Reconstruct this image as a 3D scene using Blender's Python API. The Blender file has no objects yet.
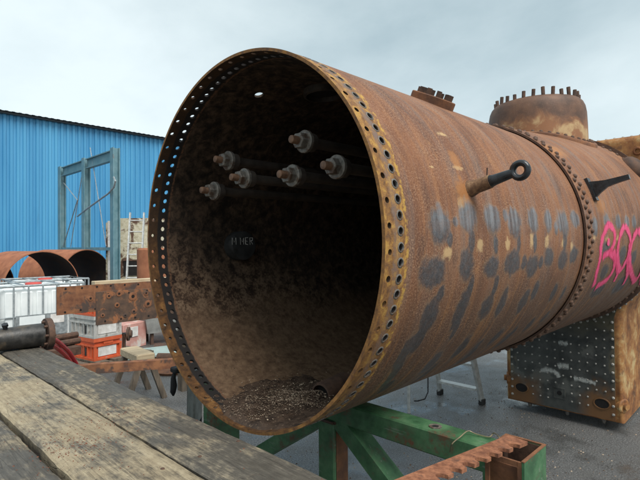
import bpy, math, random
import numpy as np
from mathutils import Vector, Matrix, noise as mn

random.seed(7); rng = np.random.default_rng(7)
sc = bpy.context.scene
col = sc.collection
PI = math.pi
rad = math.radians

# ------------------------------------------------------------------ camera
F, PHI, PIT, ROL, H = 480.0, rad(44.3857), 0.012, -0.007, 1.68
r0 = Vector((math.sin(PHI), -math.cos(PHI), 0))
fh = Vector((math.cos(PHI), math.sin(PHI), 0))
fw = fh*math.cos(PIT) + Vector((0, 0, math.sin(PIT)))
u0 = r0.cross(fw)
rt = r0*math.cos(ROL) + u0*math.sin(ROL)
up = u0*math.cos(ROL) - r0*math.sin(ROL)
cam = bpy.data.cameras.new('camera'); co = bpy.data.objects.new('camera', cam); col.objects.link(co)
cam.sensor_width = 36; cam.lens = 36*F/640; cam.clip_end = 1000; cam.clip_start = 0.05
M4 = Matrix((rt, up, -fw)).transposed().to_4x4(); M4.translation = (0, 0, H)
co.matrix_world = M4
sc.camera = co

# ------------------------------------------------------------------ sky and sun (overcast)
SUN_EL, SUN_AZ = rad(55), rad(258)      # azimuth: direction the light comes from, measured in the XY plane from +X
w = bpy.data.worlds.new('World'); sc.world = w; w.use_nodes = True
nt = w.node_tree; nt.nodes.clear()
def wn(t, **k):
    n = nt.nodes.new(t)
    for a, b in k.items():
        setattr(n, a, b)
    return n
out = wn('ShaderNodeOutputWorld'); bg = wn('ShaderNodeBackground'); bg.inputs[1].default_value = 0.1
sky = wn('ShaderNodeTexSky', sky_type='NISHITA', sun_disc=False, sun_elevation=SUN_EL, sun_rotation=PI/2-SUN_AZ, air_density=1.0, dust_density=2.0)
tc = wn('ShaderNodeTexCoord')
mp = wn('ShaderNodeMapping'); mp.inputs['Scale'].default_value = (1.0, 1.0, 1.7)
n1 = wn('ShaderNodeTexNoise'); n1.inputs['Scale'].default_value = 1.25; n1.inputs['Detail'].default_value = 7; n1.inputs['Roughness'].default_value = .52; n1.inputs['Distortion'].default_value = .2
cr = wn('ShaderNodeValToRGB')
cr.color_ramp.elements[0].position = .34; cr.color_ramp.elements[0].color = (2.0, 2.55, 2.72, 1)
cr.color_ramp.elements[1].position = .66; cr.color_ramp.elements[1].color = (4.0, 4.5, 4.55, 1)
mx = wn('ShaderNodeMix', data_type='RGBA'); mx.inputs[0].default_value = .9
nt.links.new(tc.outputs['Generated'], mp.inputs[0]); nt.links.new(mp.outputs[0], n1.inputs['Vector'])
nt.links.new(n1.outputs['Fac'], cr.inputs[0])
nt.links.new(sky.outputs[0], mx.inputs[6]); nt.links.new(cr.outputs[0], mx.inputs[7])
nt.links.new(mx.outputs[2], bg.inputs[0]); nt.links.new(bg.outputs[0], out.inputs[0])
sl = bpy.data.lights.new('sun', 'SUN'); so = bpy.data.objects.new('sun', sl); col.objects.link(so)
sl.energy = 1.5; sl.angle = rad(35); sl.color = (1.0, .97, .92)
sd = Vector((math.cos(SUN_AZ)*math.cos(SUN_EL), math.sin(SUN_AZ)*math.cos(SUN_EL), math.sin(SUN_EL)))
so.rotation_euler = sd.to_track_quat('Z', 'Y').to_euler()
so.location = (0, 0, 20)
vs = sc.view_settings
vs.view_transform = 'Standard'; vs.look = 'None'; vs.gamma = 1; vs.use_curve_mapping = False; vs.exposure = 1.2
sc.render.engine = 'CYCLES'

# ------------------------------------------------------------------ pixel (640x480) -> world point on a known plane
def ray(x, y):
    v = fw + rt*((x-320)/F) + up*(-(y-240)/F)
    return v
def at(x, y, z=None, X=None, Y=None, d=None):
    v = ray(x, y)
    t = (z-H)/v.z if z is not None else X/v.x if X is not None else Y/v.y if Y is not None else d
    return Vector((0, 0, H)) + v*t

# ------------------------------------------------------------------ materials
MATS = {}
class NT:
    def __init__(s, name):
        s.m = bpy.data.materials.new(name); s.m.use_nodes = True; s.t = s.m.node_tree
        s.b = s.t.nodes['Principled BSDF']; MATS[name] = s.m
    def n(s, t, inp=None, **k):
        o = s.t.nodes.new(t)
        for a, v in k.items(): setattr(o, a, v)
        for a, v in (inp or {}).items(): s.set(o.inputs[a], v)
        return o
    def set(s, sock, v):
        if isinstance(v, bpy.types.NodeSocket): s.t.links.new(v, sock)
        elif isinstance(v, bpy.types.Node): s.t.links.new(v.outputs[0], sock)
        elif isinstance(v, tuple) and len(v) == 3 and sock.type == 'RGBA': sock.default_value = (*v, 1)
        else: sock.default_value = v
    def attr(s, name): return s.n('ShaderNodeAttribute', attribute_name=name)
    def obj(s): return s.n('ShaderNodeTexCoord').outputs['Object']
    def map(s, v, scale): return s.n('ShaderNodeMapping', {'Vector': v, 'Scale': scale}).outputs[0]
    def noise(s, v, scale, detail=5, rough=.55, dist=0):
        o = s.n('ShaderNodeTexNoise', {'Scale': scale, 'Detail': detail, 'Roughness': rough, 'Distortion': dist})
        if v is not None: s.set(o.inputs['Vector'], v)
        return o.outputs['Fac']
    def math(s, op, a, b=0.0, c=None):
        o = s.n('ShaderNodeMath', {0: a, 1: b}, operation=op)
        if c is not None: s.set(o.inputs[2], c)
        return o.outputs[0]
    def step(s, v, lo, hi, a=0.0, b=1.0):
        return s.n('ShaderNodeMapRange', {'Value': v, 'From Min': lo, 'From Max': hi, 'To Min': a, 'To Max': b}, interpolation_type='SMOOTHSTEP').outputs[0]
    def mix(s, f, a, b, mode='MIX'):
        o = s.n('ShaderNodeMix', data_type='RGBA', blend_type=mode)
        s.set(o.inputs[0], f); s.set(o.inputs[6], a); s.set(o.inputs[7], b)
        return o.outputs[2]
    def ramp(s, v, stops):
        o = s.n('ShaderNodeValToRGB', {0: v}); e = o.color_ramp.elements
        while len(e) < len(stops): e.new(.5)
        for k, (p, c) in enumerate(stops): e[k].position = p; e[k].color = (*c, 1)
        return o.outputs[0]
    def bump(s, h, strength=.3, dist=.004):
        o = s.n('ShaderNodeBump', {'Height': h, 'Strength': strength, 'Distance': dist}); s.set(s.b.inputs['Normal'], o.outputs[0])
    def fin(s, color, rough=.8, metal=0.0, spec=None):
        s.set(s.b.inputs['Base Color'], color); s.set(s.b.inputs['Roughness'], rough); s.set(s.b.inputs['Metallic'], metal)
        if spec is not None: s.b.inputs['Specular IOR Level'].default_value = spec
        return s.m

def simple(name, c1, c2, scale=12, rough=.75, metal=0., bump=.25, lo=.35, hi=.65, dirt=None, dscale=3.0, dlo=.5, dhi=.68, stretch=(1, 1, 1), bdist=.003):
    s = NT(name); v = s.map(s.obj(), stretch)
    a = s.noise(v, scale, 8, .62)
    c = s.ramp(a, [(lo, c1), (hi, c2)])
    if dirt:
        d = s.noise(s.obj(), dscale, 8, .65, .3)
        c = s.mix(s.step(d, dlo, dhi), c, dirt)
    f = s.noise(v, scale*6, 4, .6)
    s.bump(s.math('ADD', a, s.math('MULTIPLY', f, .5)), bump, bdist)
    return s.fin(c, s.step(a, .3, .7, rough-.12, min(1, rough+.1)), metal)

# barrel outside: rust with streaks running round the barrel, bare grey patches, cream scabs, flaking yellow at the front edge
def m_barrel(name):
    s = NT(name); cy = s.attr('cyl').outputs['Vector']
    sep = s.n('ShaderNodeSeparateXYZ', {0: cy}); dx = sep.outputs[0]; arc = sep.outputs[1]
    big = s.noise(s.map(cy, (2.2, 1.4, 1)), 1.6, 6, .6, .4)
    st = s.noise(s.map(cy, (26, 1.3, 1)), 1.0, 6, .6, .25)
    st2 = s.noise(s.map(cy, (9, .9, 1)), 1.3, 5, .6, .5)
    gr = s.noise(cy, 150, 3, .75)
    md = s.noise(cy, 34, 6, .65)
    c = s.ramp(big, [(.3, (.085, .036, .02)), (.42, (.16, .062, .028)), (.55, (.225, .088, .036)), (.7, (.25, .12, .062))])
    c = s.mix(s.step(st, .48, .68, 0, .7), c, (.29, .125, .05))
    c = s.mix(s.step(st, .46, .30, 0, .5), c, (.10, .05, .032))
    c = s.mix(s.step(st2, .5, .7, 0, .65), c, (.15, .092, .066))
    # darker brown below the middle, brown-orange runs
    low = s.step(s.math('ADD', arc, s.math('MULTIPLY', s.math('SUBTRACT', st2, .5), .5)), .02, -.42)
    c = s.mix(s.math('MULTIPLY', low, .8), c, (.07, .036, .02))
    c = s.mix(s.math('MULTIPLY', low, s.step(st, .52, .66, 0, .7)), c, (.25, .105, .03))
    ch = s.noise(s.map(cy, (3.2, 2.0, 1)), 2.4, 9, .7, .5)
    c = s.mix(s.step(ch, .55, .66, 0, .55), c, (.07, .035, .024))
    c = s.mix(s.step(ch, .42, .34, 0, .5), c, (.33, .15, .055))
    # pale pinkish mill dust grain
    gs_ = s.step(s.noise(cy, 5, 4, .6), .35, .65, .4, .9)
    c = s.mix(s.math('MULTIPLY', s.step(gr, .5, .66), gs_), c, (.37, .22, .13))
    c = s.mix(s.math('MULTIPLY', s.step(gr, .46, .34), gs_), c, (.05, .022, .014))
    # cream
    cf = s.math('ADD', s.attr('cream').outputs['Fac'], s.math('ADD', s.math('MULTIPLY', s.math('SUBTRACT', md, .5), 2.2), s.math('MULTIPLY', s.math('SUBTRACT', st, .5), 1.2)))
    c = s.mix(s.step(cf, .0, .6, 0, .85), c, (.5, .33, .16))
    of = s.math('ADD', s.attr('orange').outputs['Fac'], s.math('MULTIPLY', s.math('SUBTRACT', md, .5), 1.4))
    c = s.mix(s.step(of, .1, .7, 0, .75), c, (.36, .15, .045))
    # grey bare patches with a paler rim
    pf = s.math('ADD', s.attr('patch').outputs['Fac'], s.math('MULTIPLY', s.math('SUBTRACT', s.noise(cy, 14, 7, .66, .4), .5), 1.25))
    pf = s.math('ADD', pf, s.math('MULTIPLY', s.math('SUBTRACT', st, .5), .7))
    rim = s.math('MULTIPLY', s.step(pf, -.16, .03), s.step(pf, .2, .05))
    c = s.mix(s.math('MULTIPLY', rim, .22), c, (.33, .21, .11))
    pm = s.step(pf, -.14, .36)
    pc = s.ramp(s.noise(cy, 60, 5, .7), [(.3, (.032, .031, .034)), (.5, (.058, .057, .062)), (.7, (.105, .104, .11))])
    pc = s.mix(s.step(gr, .52, .7, 0, .35), pc, (.22, .215, .22))
    pc = s.mix(s.math('MULTIPLY', s.step(arc, .0, .06), s.step(st, .42, .62, .1, .75)), pc, (.23, .235, .25))
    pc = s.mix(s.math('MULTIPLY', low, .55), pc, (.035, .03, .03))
    c = s.mix(s.math('MULTIPLY', pm, s.step(md, .36, .6, .96, .78)), c, pc)
    # flaking yellow band round the front edge
    e = s.math('ADD', dx, s.math('MULTIPLY', s.math('SUBTRACT', s.noise(cy, 28, 6, .7), .5), .05))
    yb = s.step(e, .118, .094)
    yn = s.noise(s.map(cy, (1, .8, 1)), 24, 9, .74, .3)
    yc = s.ramp(yn, [(.33, (.07, .034, .018)), (.43, (.155, .07, .024)), (.52, (.27, .125, .03)), (.6, (.43, .24, .05)), (.72, (.22, .12, .05))])
    pur = s.math('MULTIPLY', s.step(s.math('ABSOLUTE', s.math('SUBTRACT', e, .058)), .022, .008), s.step(yn, .4, .55, .95, .35))
    yc = s.mix(pur, yc, (.175, .115, .09))
    yc = s.mix(s.step(gr, .52, .8, 0, .35), yc, (.5, .35, .16))
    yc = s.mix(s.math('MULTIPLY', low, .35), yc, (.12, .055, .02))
    c = s.mix(yb, c, yc)
    # a thin brighter yellow line behind the holes
    ln = s.math('MULTIPLY', s.step(s.math('ABSOLUTE', s.math('SUBTRACT', e, .112)), .012, .003), s.step(md, .44, .56))
    c = s.mix(s.math('MULTIPLY', ln, .8), c, (.5, .29, .05))
    h = s.math('ADD', s.math('MULTIPLY', gr, .5), s.math('ADD', md, s.math('MULTIPLY', pm, -.5)))
    s.bump(h, .45, .003)
    wetr = s.math('MULTIPLY', s.step(st2, .42, .62), .22)
    return s.fin(c, s.math('SUBTRACT', s.math('SUBTRACT', s.step(md, .3, .7, .66, .86), wetr), s.math('MULTIPLY', pm, .12)), s.math('MULTIPLY', pm, .15), .45)
m_barrel('barrel_rust')

def m_inside(name):
    s = NT(name); cy = s.attr('cyl').outputs['Vector']
    sep = s.n('ShaderNodeSeparateXYZ', {0: cy}); dx = sep.outputs[0]
    p = s.obj(); zz = s.n('ShaderNodeSeparateXYZ', {0: p}).outputs[2]
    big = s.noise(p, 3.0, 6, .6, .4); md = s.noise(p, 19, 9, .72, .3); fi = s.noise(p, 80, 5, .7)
    soot_shade = s.ramp(md, [(.4, (.014, .010, .008)), (.5, (.04, .027, .019)), (.62, (.095, .06, .04))])
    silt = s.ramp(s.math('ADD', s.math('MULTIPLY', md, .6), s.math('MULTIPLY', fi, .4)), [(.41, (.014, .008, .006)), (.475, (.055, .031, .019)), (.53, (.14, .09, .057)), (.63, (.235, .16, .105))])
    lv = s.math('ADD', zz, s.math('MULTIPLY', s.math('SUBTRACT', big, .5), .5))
    c = s.mix(s.step(s.math('ADD', lv, s.math('MULTIPLY', dx, .22)), .16, -.26), soot_shade, silt)  # sooty top; the depth term also paints in the shade of the deep interior
    flo = s.ramp(s.noise(p, 26, 8, .7), [(.35, (.085, .048, .028)), (.65, (.20, .125, .074))])
    c = s.mix(s.step(lv, -.24, -.60), c, flo)
    e = s.math('ADD', dx, s.math('MULTIPLY', s.math('SUBTRACT', s.noise(p, 20, 5, .6), .5), .018))
    rim = s.ramp(md, [(.35, (.04, .022, .012)), (.55, (.13, .06, .022)), (.68, (.26, .13, .04))])
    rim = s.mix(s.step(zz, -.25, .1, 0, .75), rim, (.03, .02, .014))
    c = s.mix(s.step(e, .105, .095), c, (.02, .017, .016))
    c = s.mix(s.step(e, .052, .044), c, rim)
    c = s.mix(s.math('MULTIPLY', s.step(s.math('ABSOLUTE', s.math('SUBTRACT', e, .107)), .008, .002), s.step(fi, .4, .55)), c, (.14, .07, .04))
    s.bump(s.math('ADD', md, s.math('MULTIPLY', fi, .6)), .5, .004)
    return s.fin(c, .86, 0, .25)
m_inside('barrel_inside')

simple('edge_rust', (.10, .042, .016), (.30, .14, .035), 30, .8, bump=.4)
simple('rust', (.10, .042, .022), (.25, .105, .045), 14, .85, bump=.5, dirt=(.36, .2, .11), dscale=5, dlo=.58, dhi=.75)
simple('rust_dark', (.05, .028, .02), (.13, .07, .045), 22, .8, bump=.5)
simple('rivet_rust', (.055, .03, .02), (.16, .08, .045), 60, .75, bump=.3)
simple('rust_orange', (.20, .075, .028), (.42, .17, .06), 9, .82, bump=.4, dirt=(.09, .045, .03), dscale=7, dlo=.54, dhi=.72)
simple('bar_rust', (.15, .055, .028), (.36, .15, .075), 45, .85, bump=.5, dirt=(.12, .055, .035), dscale=22, dlo=.54, dhi=.68)
simple('ring_rust', (.24, .085, .04), (.38, .15, .075), 5, .85, bump=.2)
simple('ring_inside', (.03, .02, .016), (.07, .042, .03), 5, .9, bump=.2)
simple('plate_rust', (.13, .05, .026), (.30, .13, .06), 11, .85, bump=.5, dirt=(.075, .05, .04), dscale=6, dlo=.5, dhi=.62)
simple('plate_dark', (.055, .036, .028), (.14, .08, .05), 12, .8, bump=.5, dirt=(.3, .12, .05), dscale=9, dlo=.52, dhi=.64)
simple('stay_metal', (.10, .09, .078), (.25, .22, .19), 60, .6, metal=.25, bump=.4, dirt=(.1, .06, .04), dscale=25, dlo=.5, dhi=.62)
simple('stay_tip', (.10, .05, .03), (.22, .12, .07), 50, .65, metal=.2, bump=.3)
simple('stay_rod', (.035, .028, .024), (.075, .058, .047), 20, .55, bump=.3)
simple('black_steel', (.010, .011, .013), (.03, .032, .036), 30, .32, metal=.0, bump=.2)
simple('bare_collar', (.08, .072, .066), (.21, .19, .17), 80, .6, metal=.2, bump=.3, dirt=(.1, .05, .02), dscale=40, dlo=.52, dhi=.66)
simple('pale_head', (.16, .155, .14), (.42, .40, .36), 40, .6, bump=.2)
simple('hole_dark', (.006, .005, .005), (.012, .009, .008), 20, .9)
def m_green():
    s = NT('green_paint'); p = s.obj(); a = s.noise(p, 9, 8, .66); b2 = s.noise(p, 5, 9, .7, .2); g_ = s.noise(p, 45, 6, .7); z_ = s.noise(s.map(p, (30, 3, 30)), 1.5, 5, .6)
    c = s.ramp(a, [(.32, (.024, .075, .032)), (.5, (.048, .135, .058)), (.7, (.10, .205, .10))])
    c = s.mix(s.step(b2, .50, .66, 0, .8), c, (.075, .085, .05))
    c = s.mix(s.step(z_, .62, .68, 0, .7), c, (.16, .20, .15))
    c = s.mix(s.math('MULTIPLY', s.step(b2, .55, .62), s.step(g_, .48, .58)), c, (.12, .06, .03))
    s.bump(s.math('ADD', g_, b2), .25, .003); s.fin(c, s.step(g_, .3, .7, .42, .7))
m_green()
simple('white_plastic', (.70, .74, .74), (.82, .85, .84), 3, .5, bump=.05)
simple('galv', (.24, .27, .28), (.40, .43, .44), 20, .45, metal=.4, bump=.1)
simple('aluminium', (.42, .42, .40), (.62, .62, .6), 20, .45, metal=.35, bump=.1)
simple('rubber', (.012, .012, .012), (.03, .03, .03), 20, .7)
simple('orange_plastic', (.50, .085, .03), (.66, .13, .05), 8, .5, bump=.08, dirt=(.42, .22, .15), dscale=9, dlo=.6, dhi=.75)
simple('grey_plastic', (.36, .35, .33), (.52, .51, .48), 8, .55, bump=.08, dirt=(.2, .17, .14), dscale=9, dlo=.55, dhi=.72)
simple('paper', (.55, .52, .48), (.75, .73, .7), 14, .7, bump=.05)
simple('print_dark', (.02, .02, .02), (.05, .05, .05), 10, .7)
simple('pale_wood', (.42, .32, .2), (.62, .5, .33), 5, .75, stretch=(1, 8, 8))
simple('old_wood', (.075, .06, .045), (.17, .135, .1), 5, .8, stretch=(6, 6, 1))
simple('red_hose', (.38, .01, .02), (.55, .02, .03), 10, .4)
simple('red_plastic', (.5, .05, .04), (.6, .1, .08), 10, .5)
simple('frame_blue', (.11, .23, .27), (.19, .32, .36), 5, .55, bump=.15, dirt=(.2, .13, .09), dscale=4, dlo=.62, dhi=.75)
simple('cloth_grey', (.3, .305, .3), (.46, .46, .45), 14, .9, bump=.3)
simple('cloth_black', (.008, .008, .009), (.02, .02, .022), 14, .85)
simple('sheet_green', (.27, .36, .34), (.38, .46, .43), 4, .5)
simple('pink_box', (.45, .2, .17), (.6, .36, .3), 5, .6, dirt=(.6, .55, .5), dscale=5)
simple('bin_grey', (.22, .22, .21), (.38, .38, .36), 6, .6, metal=.2)
simple('flashing', (.035, .045, .055), (.07, .08, .09), 4, .6)
simple('roof_sheet', (.16, .18, .19), (.24, .26, .27), 4, .6)
def m_pink():
    s = NT('pink_paint'); p = s.obj(); a = s.noise(p, 25, 7, .7); st = s.noise(p, 130, 4, .7)
    s.fin(s.ramp(a, [(.35, (.68, .03, .13)), (.65, (.86, .10, .25))]), .6)
    s.set(s.b.inputs['Alpha'], s.step(s.math('ADD', s.attr('edge').outputs['Fac'], s.math('MULTIPLY', s.math('SUBTRACT', s.math('ADD', a, st), 1.0), .55)), .12, .75, 0, .88))
m_pink()
def m_chalk():
    s = NT('chalk'); p = s.obj(); a = s.noise(p, 45, 6, .7); b2 = s.noise(p, 12, 4, .6)
    s.fin(s.ramp(a, [(.3, (.3, .3, .28)), (.7, (.62, .62, .58))]), .9)
    s.set(s.b.inputs['Alpha'], s.step(s.math('ADD', s.attr('edge').outputs['Fac'], s.math('MULTIPLY', s.math('SUBTRACT', a, .5), 1.0)), .1, .9, 0, .85))
m_chalk()
def m_flake():
    s = NT('flake'); g_ = s.n('ShaderNodeNewGeometry').outputs['Random Per Island']
    s.fin(s.ramp(g_, [(0, (.04, .024, .016)), (.4, (.12, .075, .048)), (.7, (.24, .17, .115)), (1, (.48, .38, .28))]), .85)
m_flake()
simple('flake_dark', (.022, .013, .009), (.085, .05, .03), 24, .7, lo=.32, hi=.68, bump=.9, dirt=(.15, .10, .065), dscale=60, dlo=.56, dhi=.66)
simple('crumb', (.10, .03, .018), (.2, .075, .04), 60, .9)
simple('wire', (.16, .13, .08), (.3, .24, .14), 10, .5, metal=.3)
simple('pipe_black', (.010, .010, .010), (.05, .046, .042), 14, .45, bump=.6, dirt=(.085, .065, .045), dscale=9, dlo=.5, dhi=.66)

def m_handhold():
    s = NT('pillar_socket'); p = s.obj()
    a = s.noise(p, 40, 6, .65)
    c = s.ramp(a, [(.35, (.07, .035, .02)), (.55, (.2, .11, .055)), (.7, (.35, .24, .13))])
    s.bump(a, .4, .003); return s.fin(c, .75)
m_handhold()

def m_dome():
    s = NT('dome_rust'); p = s.obj(); z = s.n('ShaderNodeSeparateXYZ', {0: p}).outputs[2]
    y = s.n('ShaderNodeSeparateXYZ', {0: p}).outputs[1]
    a = s.noise(p, 7, 7, .62, .3); g = s.noise(p, 120, 3, .7); b = s.noise(p, 3.5, 6, .65, .8)
    c = s.ramp(a, [(.3, (.065, .035, .023)), (.5, (.12, .06, .036)), (.7, (.18, .088, .048))])
    k = s.math('ADD', z, s.math('MULTIPLY', s.math('SUBTRACT', b, .5), .55))
    c = s.mix(s.step(k, .99, .86), c, (.28, .12, .05))
    c = s.mix(s.math('MULTIPLY', s.step(k, .93, .83), s.step(a, .42, .58, 0, .9)), c, (.5, .34, .17))
    c = s.mix(s.step(g, .5, .75, 0, .3), c, (.25, .17, .13))
    s.bump(s.math('ADD', a, s.math('MULTIPLY', g, .3)), .4, .004); return s.fin(c, .62, .1)
m_dome()

def m_firebox():
    s = NT('firebox_side'); p = s.obj()
    a = s.noise(p, 4.5, 9, .66, .1); b = s.noise(p, 16, 7, .66)
    c = s.ramp(a, [(.34, (.085, .04, .02)), (.45, (.24, .095, .03)), (.55, (.36, .17, .055)), (.66, (.5, .36, .17))])
    c = s.mix(s.step(b, .5, .66, 0, .6), c, (.11, .05, .028))
    c = s.mix(s.step(b, .42, .34, 0, .3), c, (.5, .36, .2))
    s.bump(s.math('ADD', a, b), .5, .006); s.fin(c, .7, .1)
    s = NT('throat_black'); p = s.obj(); z = s.n('ShaderNodeSeparateXYZ', {0: p}).outputs[2]; y = s.n('ShaderNodeSeparateXYZ', {0: p}).outputs[1]
    a = s.noise(p, 6, 7, .6, .3); b = s.noise(p, 26, 6, .65)
    c = s.ramp(a, [(.35, (.028, .030, .028)), (.5, (.052, .054, .050)), (.7, (.085, .086, .078))])
    c = s.mix(s.step(s.noise(p, 3.2, 6, .6), .56, .66, 0, .55), c, (.17, .168, .15))
    ed = s.math('ADD', s.math('ABSOLUTE', s.math('MULTIPLY', y, .92)), s.math('MULTIPLY', s.math('SUBTRACT', a, .5), .35))
    c = s.mix(s.step(ed, .38, .5, 0, .85), c, (.2, .16, .09))
    lowm = s.math('ADD', z, s.math('MULTIPLY', s.math('SUBTRACT', a, .5), .6))
    c = s.mix(s.math('MULTIPLY', s.step(lowm, -1.31, -1.51), s.step(s.math('ABSOLUTE', y), .12, .3)), c, (.17, .08, .03))
    upm = s.step(lowm, -1.0, -.7)
    c = s.mix(s.math('MULTIPLY', upm, .6), c, (.10, .085, .05))
    c = s.mix(s.step(b, .62, .75, 0, .5), c, (.15, .13, .1))
    s.bump(s.math('ADD', a, b), .35, .004); s.fin(c, .55, .1)
m_firebox()

def m_planks():
    s = NT('deck_wood'); p = s.obj(); oi = s.n('ShaderNodeObjectInfo')
    off = s.n('ShaderNodeVectorMath', {0: p, 1: s.n('ShaderNodeCombineXYZ', {0: s.math('MULTIPLY', oi.outputs['Random'], 9.), 1: s.math('MULTIPLY', oi.outputs['Random'], 5.)}).outputs[0]}, operation='ADD').outputs[0]
    grain = s.noise(s.map(off, (42, 2.2, 30)), 1.0, 8, .66, .5)
    fine = s.noise(s.map(off, (150, 22, 100)), 1.0, 5, .7)
    mot = s.noise(s.map(off, (1.5, 1, 1)), 22, 8, .72)
    blot = s.noise(s.map(off, (1.5, 1, 1)), 3.4, 9, .66, .2)
    worn = s.attr('worn').outputs['Fac']
    gm = s.math('ADD', s.math('MULTIPLY', grain, .36), s.math('ADD', s.math('MULTIPLY', mot, .34), s.math('MULTIPLY', fine, .30)))
    pale = s.ramp(gm, [(.36, (.17, .132, .085)), (.48, (.285, .228, .148)), (.6, (.40, .33, .22))])
    grey = s.ramp(gm, [(.36, (.05, .044, .036)), (.5, (.09, .079, .064)), (.62, (.15, .132, .106))])
    f = s.math('ADD', s.math('ADD', blot, s.math('MULTIPLY', s.math('SUBTRACT', gm, .5), .8)), worn)
    c = s.mix(s.step(f, .38, .66), grey, pale)
    sp = s.noise(off, 26, 6, .75, .2)
    c = s.mix(s.step(sp, .60, .68, 0, .6), c, (.07, .055, .042))
    rs = s.noise(off, 6, 6, .6)
    c = s.mix(s.step(rs, .62, .76, 0, .45), c, (.2, .10, .05))
    cr_ = s.noise(s.map(off, (30, .9, 10)), 1.3, 3, .5, .8)
    crack = s.step(s.math('ABSOLUTE', s.math('SUBTRACT', cr_, .5)), .012, .003)
    c = s.mix(s.math('MULTIPLY', crack, s.step(blot, .45, .6, .4, .05)), c, (.03, .025, .02))
    s.bump(s.math('SUBTRACT', s.math('ADD', grain, s.math('MULTIPLY', fine, .5)), s.math('MULTIPLY', crack, .8)), .55, .004)
    s.fin(c, s.step(blot, .4, .6, .55, .85), 0, .4)
m_planks()

def m_ground():
    s = NT('asphalt'); p = s.obj()
    a = s.noise(p, 85, 5, .8); b = s.noise(p, .8, 9, .64, .1); d = s.noise(p, 4, 7, .65); L = s.noise(p, .35, 5, .55)
    c = s.ramp(a, [(.37, (.03, .03, .03)), (.5, (.105, .104, .10)), (.63, (.30, .295, .285))])
    c = s.mix(s.step(L, .42, .6, 0, .35), c, (.06, .06, .06))
    c = s.mix(s.step(d, .50, .68, 0, .45), c, (.10, .095, .085))
    wet = s.step(b, .52, .60)
    c = s.mix(s.math('MULTIPLY', wet, .6), c, (.05, .049, .047))
    oil = s.noise(p, 2.1, 6, .6)
    c = s.mix(s.step(oil, .64, .72, 0, .5), c, (.03, .028, .026))
    s.bump(s.math('MULTIPLY', a, s.math('SUBTRACT', 1.0, s.math('MULTIPLY', wet, .85))), .8, .007)
    s.fin(c, s.math('SUBTRACT', s.step(d, .3, .7, .42, .62), s.math('MULTIPLY', wet, .32)), 0, .55)
m_ground()

def m_cladding():
    s = NT('blue_cladding'); p = s.obj()
    v = s.map(p, (1, 1, .12)); a = s.noise(v, 1.1, 5, .55); b = s.noise(s.map(p, (4, 4, .3)), 1.5, 6, .65)
    bay = s.n('ShaderNodeTexWhiteNoise', {'W': s.math('FLOOR', s.math('MULTIPLY', s.n('ShaderNodeSeparateXYZ', {0: p}).outputs[0], 1.0))}, noise_dimensions='1D').outputs[0]
    c = s.ramp(a, [(.35, (.05, .25, .47)), (.65, (.085, .34, .57))])
    c = s.mix(s.step(bay, .6, .9, 0, .4), c, (.10, .34, .60))
    c = s.mix(s.step(b, .58, .75, 0, .3), c, (.05, .12, .2))
    s.fin(c, .5)
m_cladding()

def m_slab():
    s = NT('flaking_cream'); p = s.obj()
    a = s.noise(p, 2.2, 8, .65, .6); b = s.noise(p, 12, 6, .65)
    c = s.ramp(b, [(.3, (.30, .26, .17)), (.5, (.50, .45, .32)), (.7, (.62, .58, .48))])
    c = s.mix(s.step(a, .49, .56), c, (.10, .05, .03))
    c = s.mix(s.step(b, .6, .7, 0, .7), c, (.2, .11, .06))
    s.bump(b, .4, .01); s.fin(c, .8)
m_slab()

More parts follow.
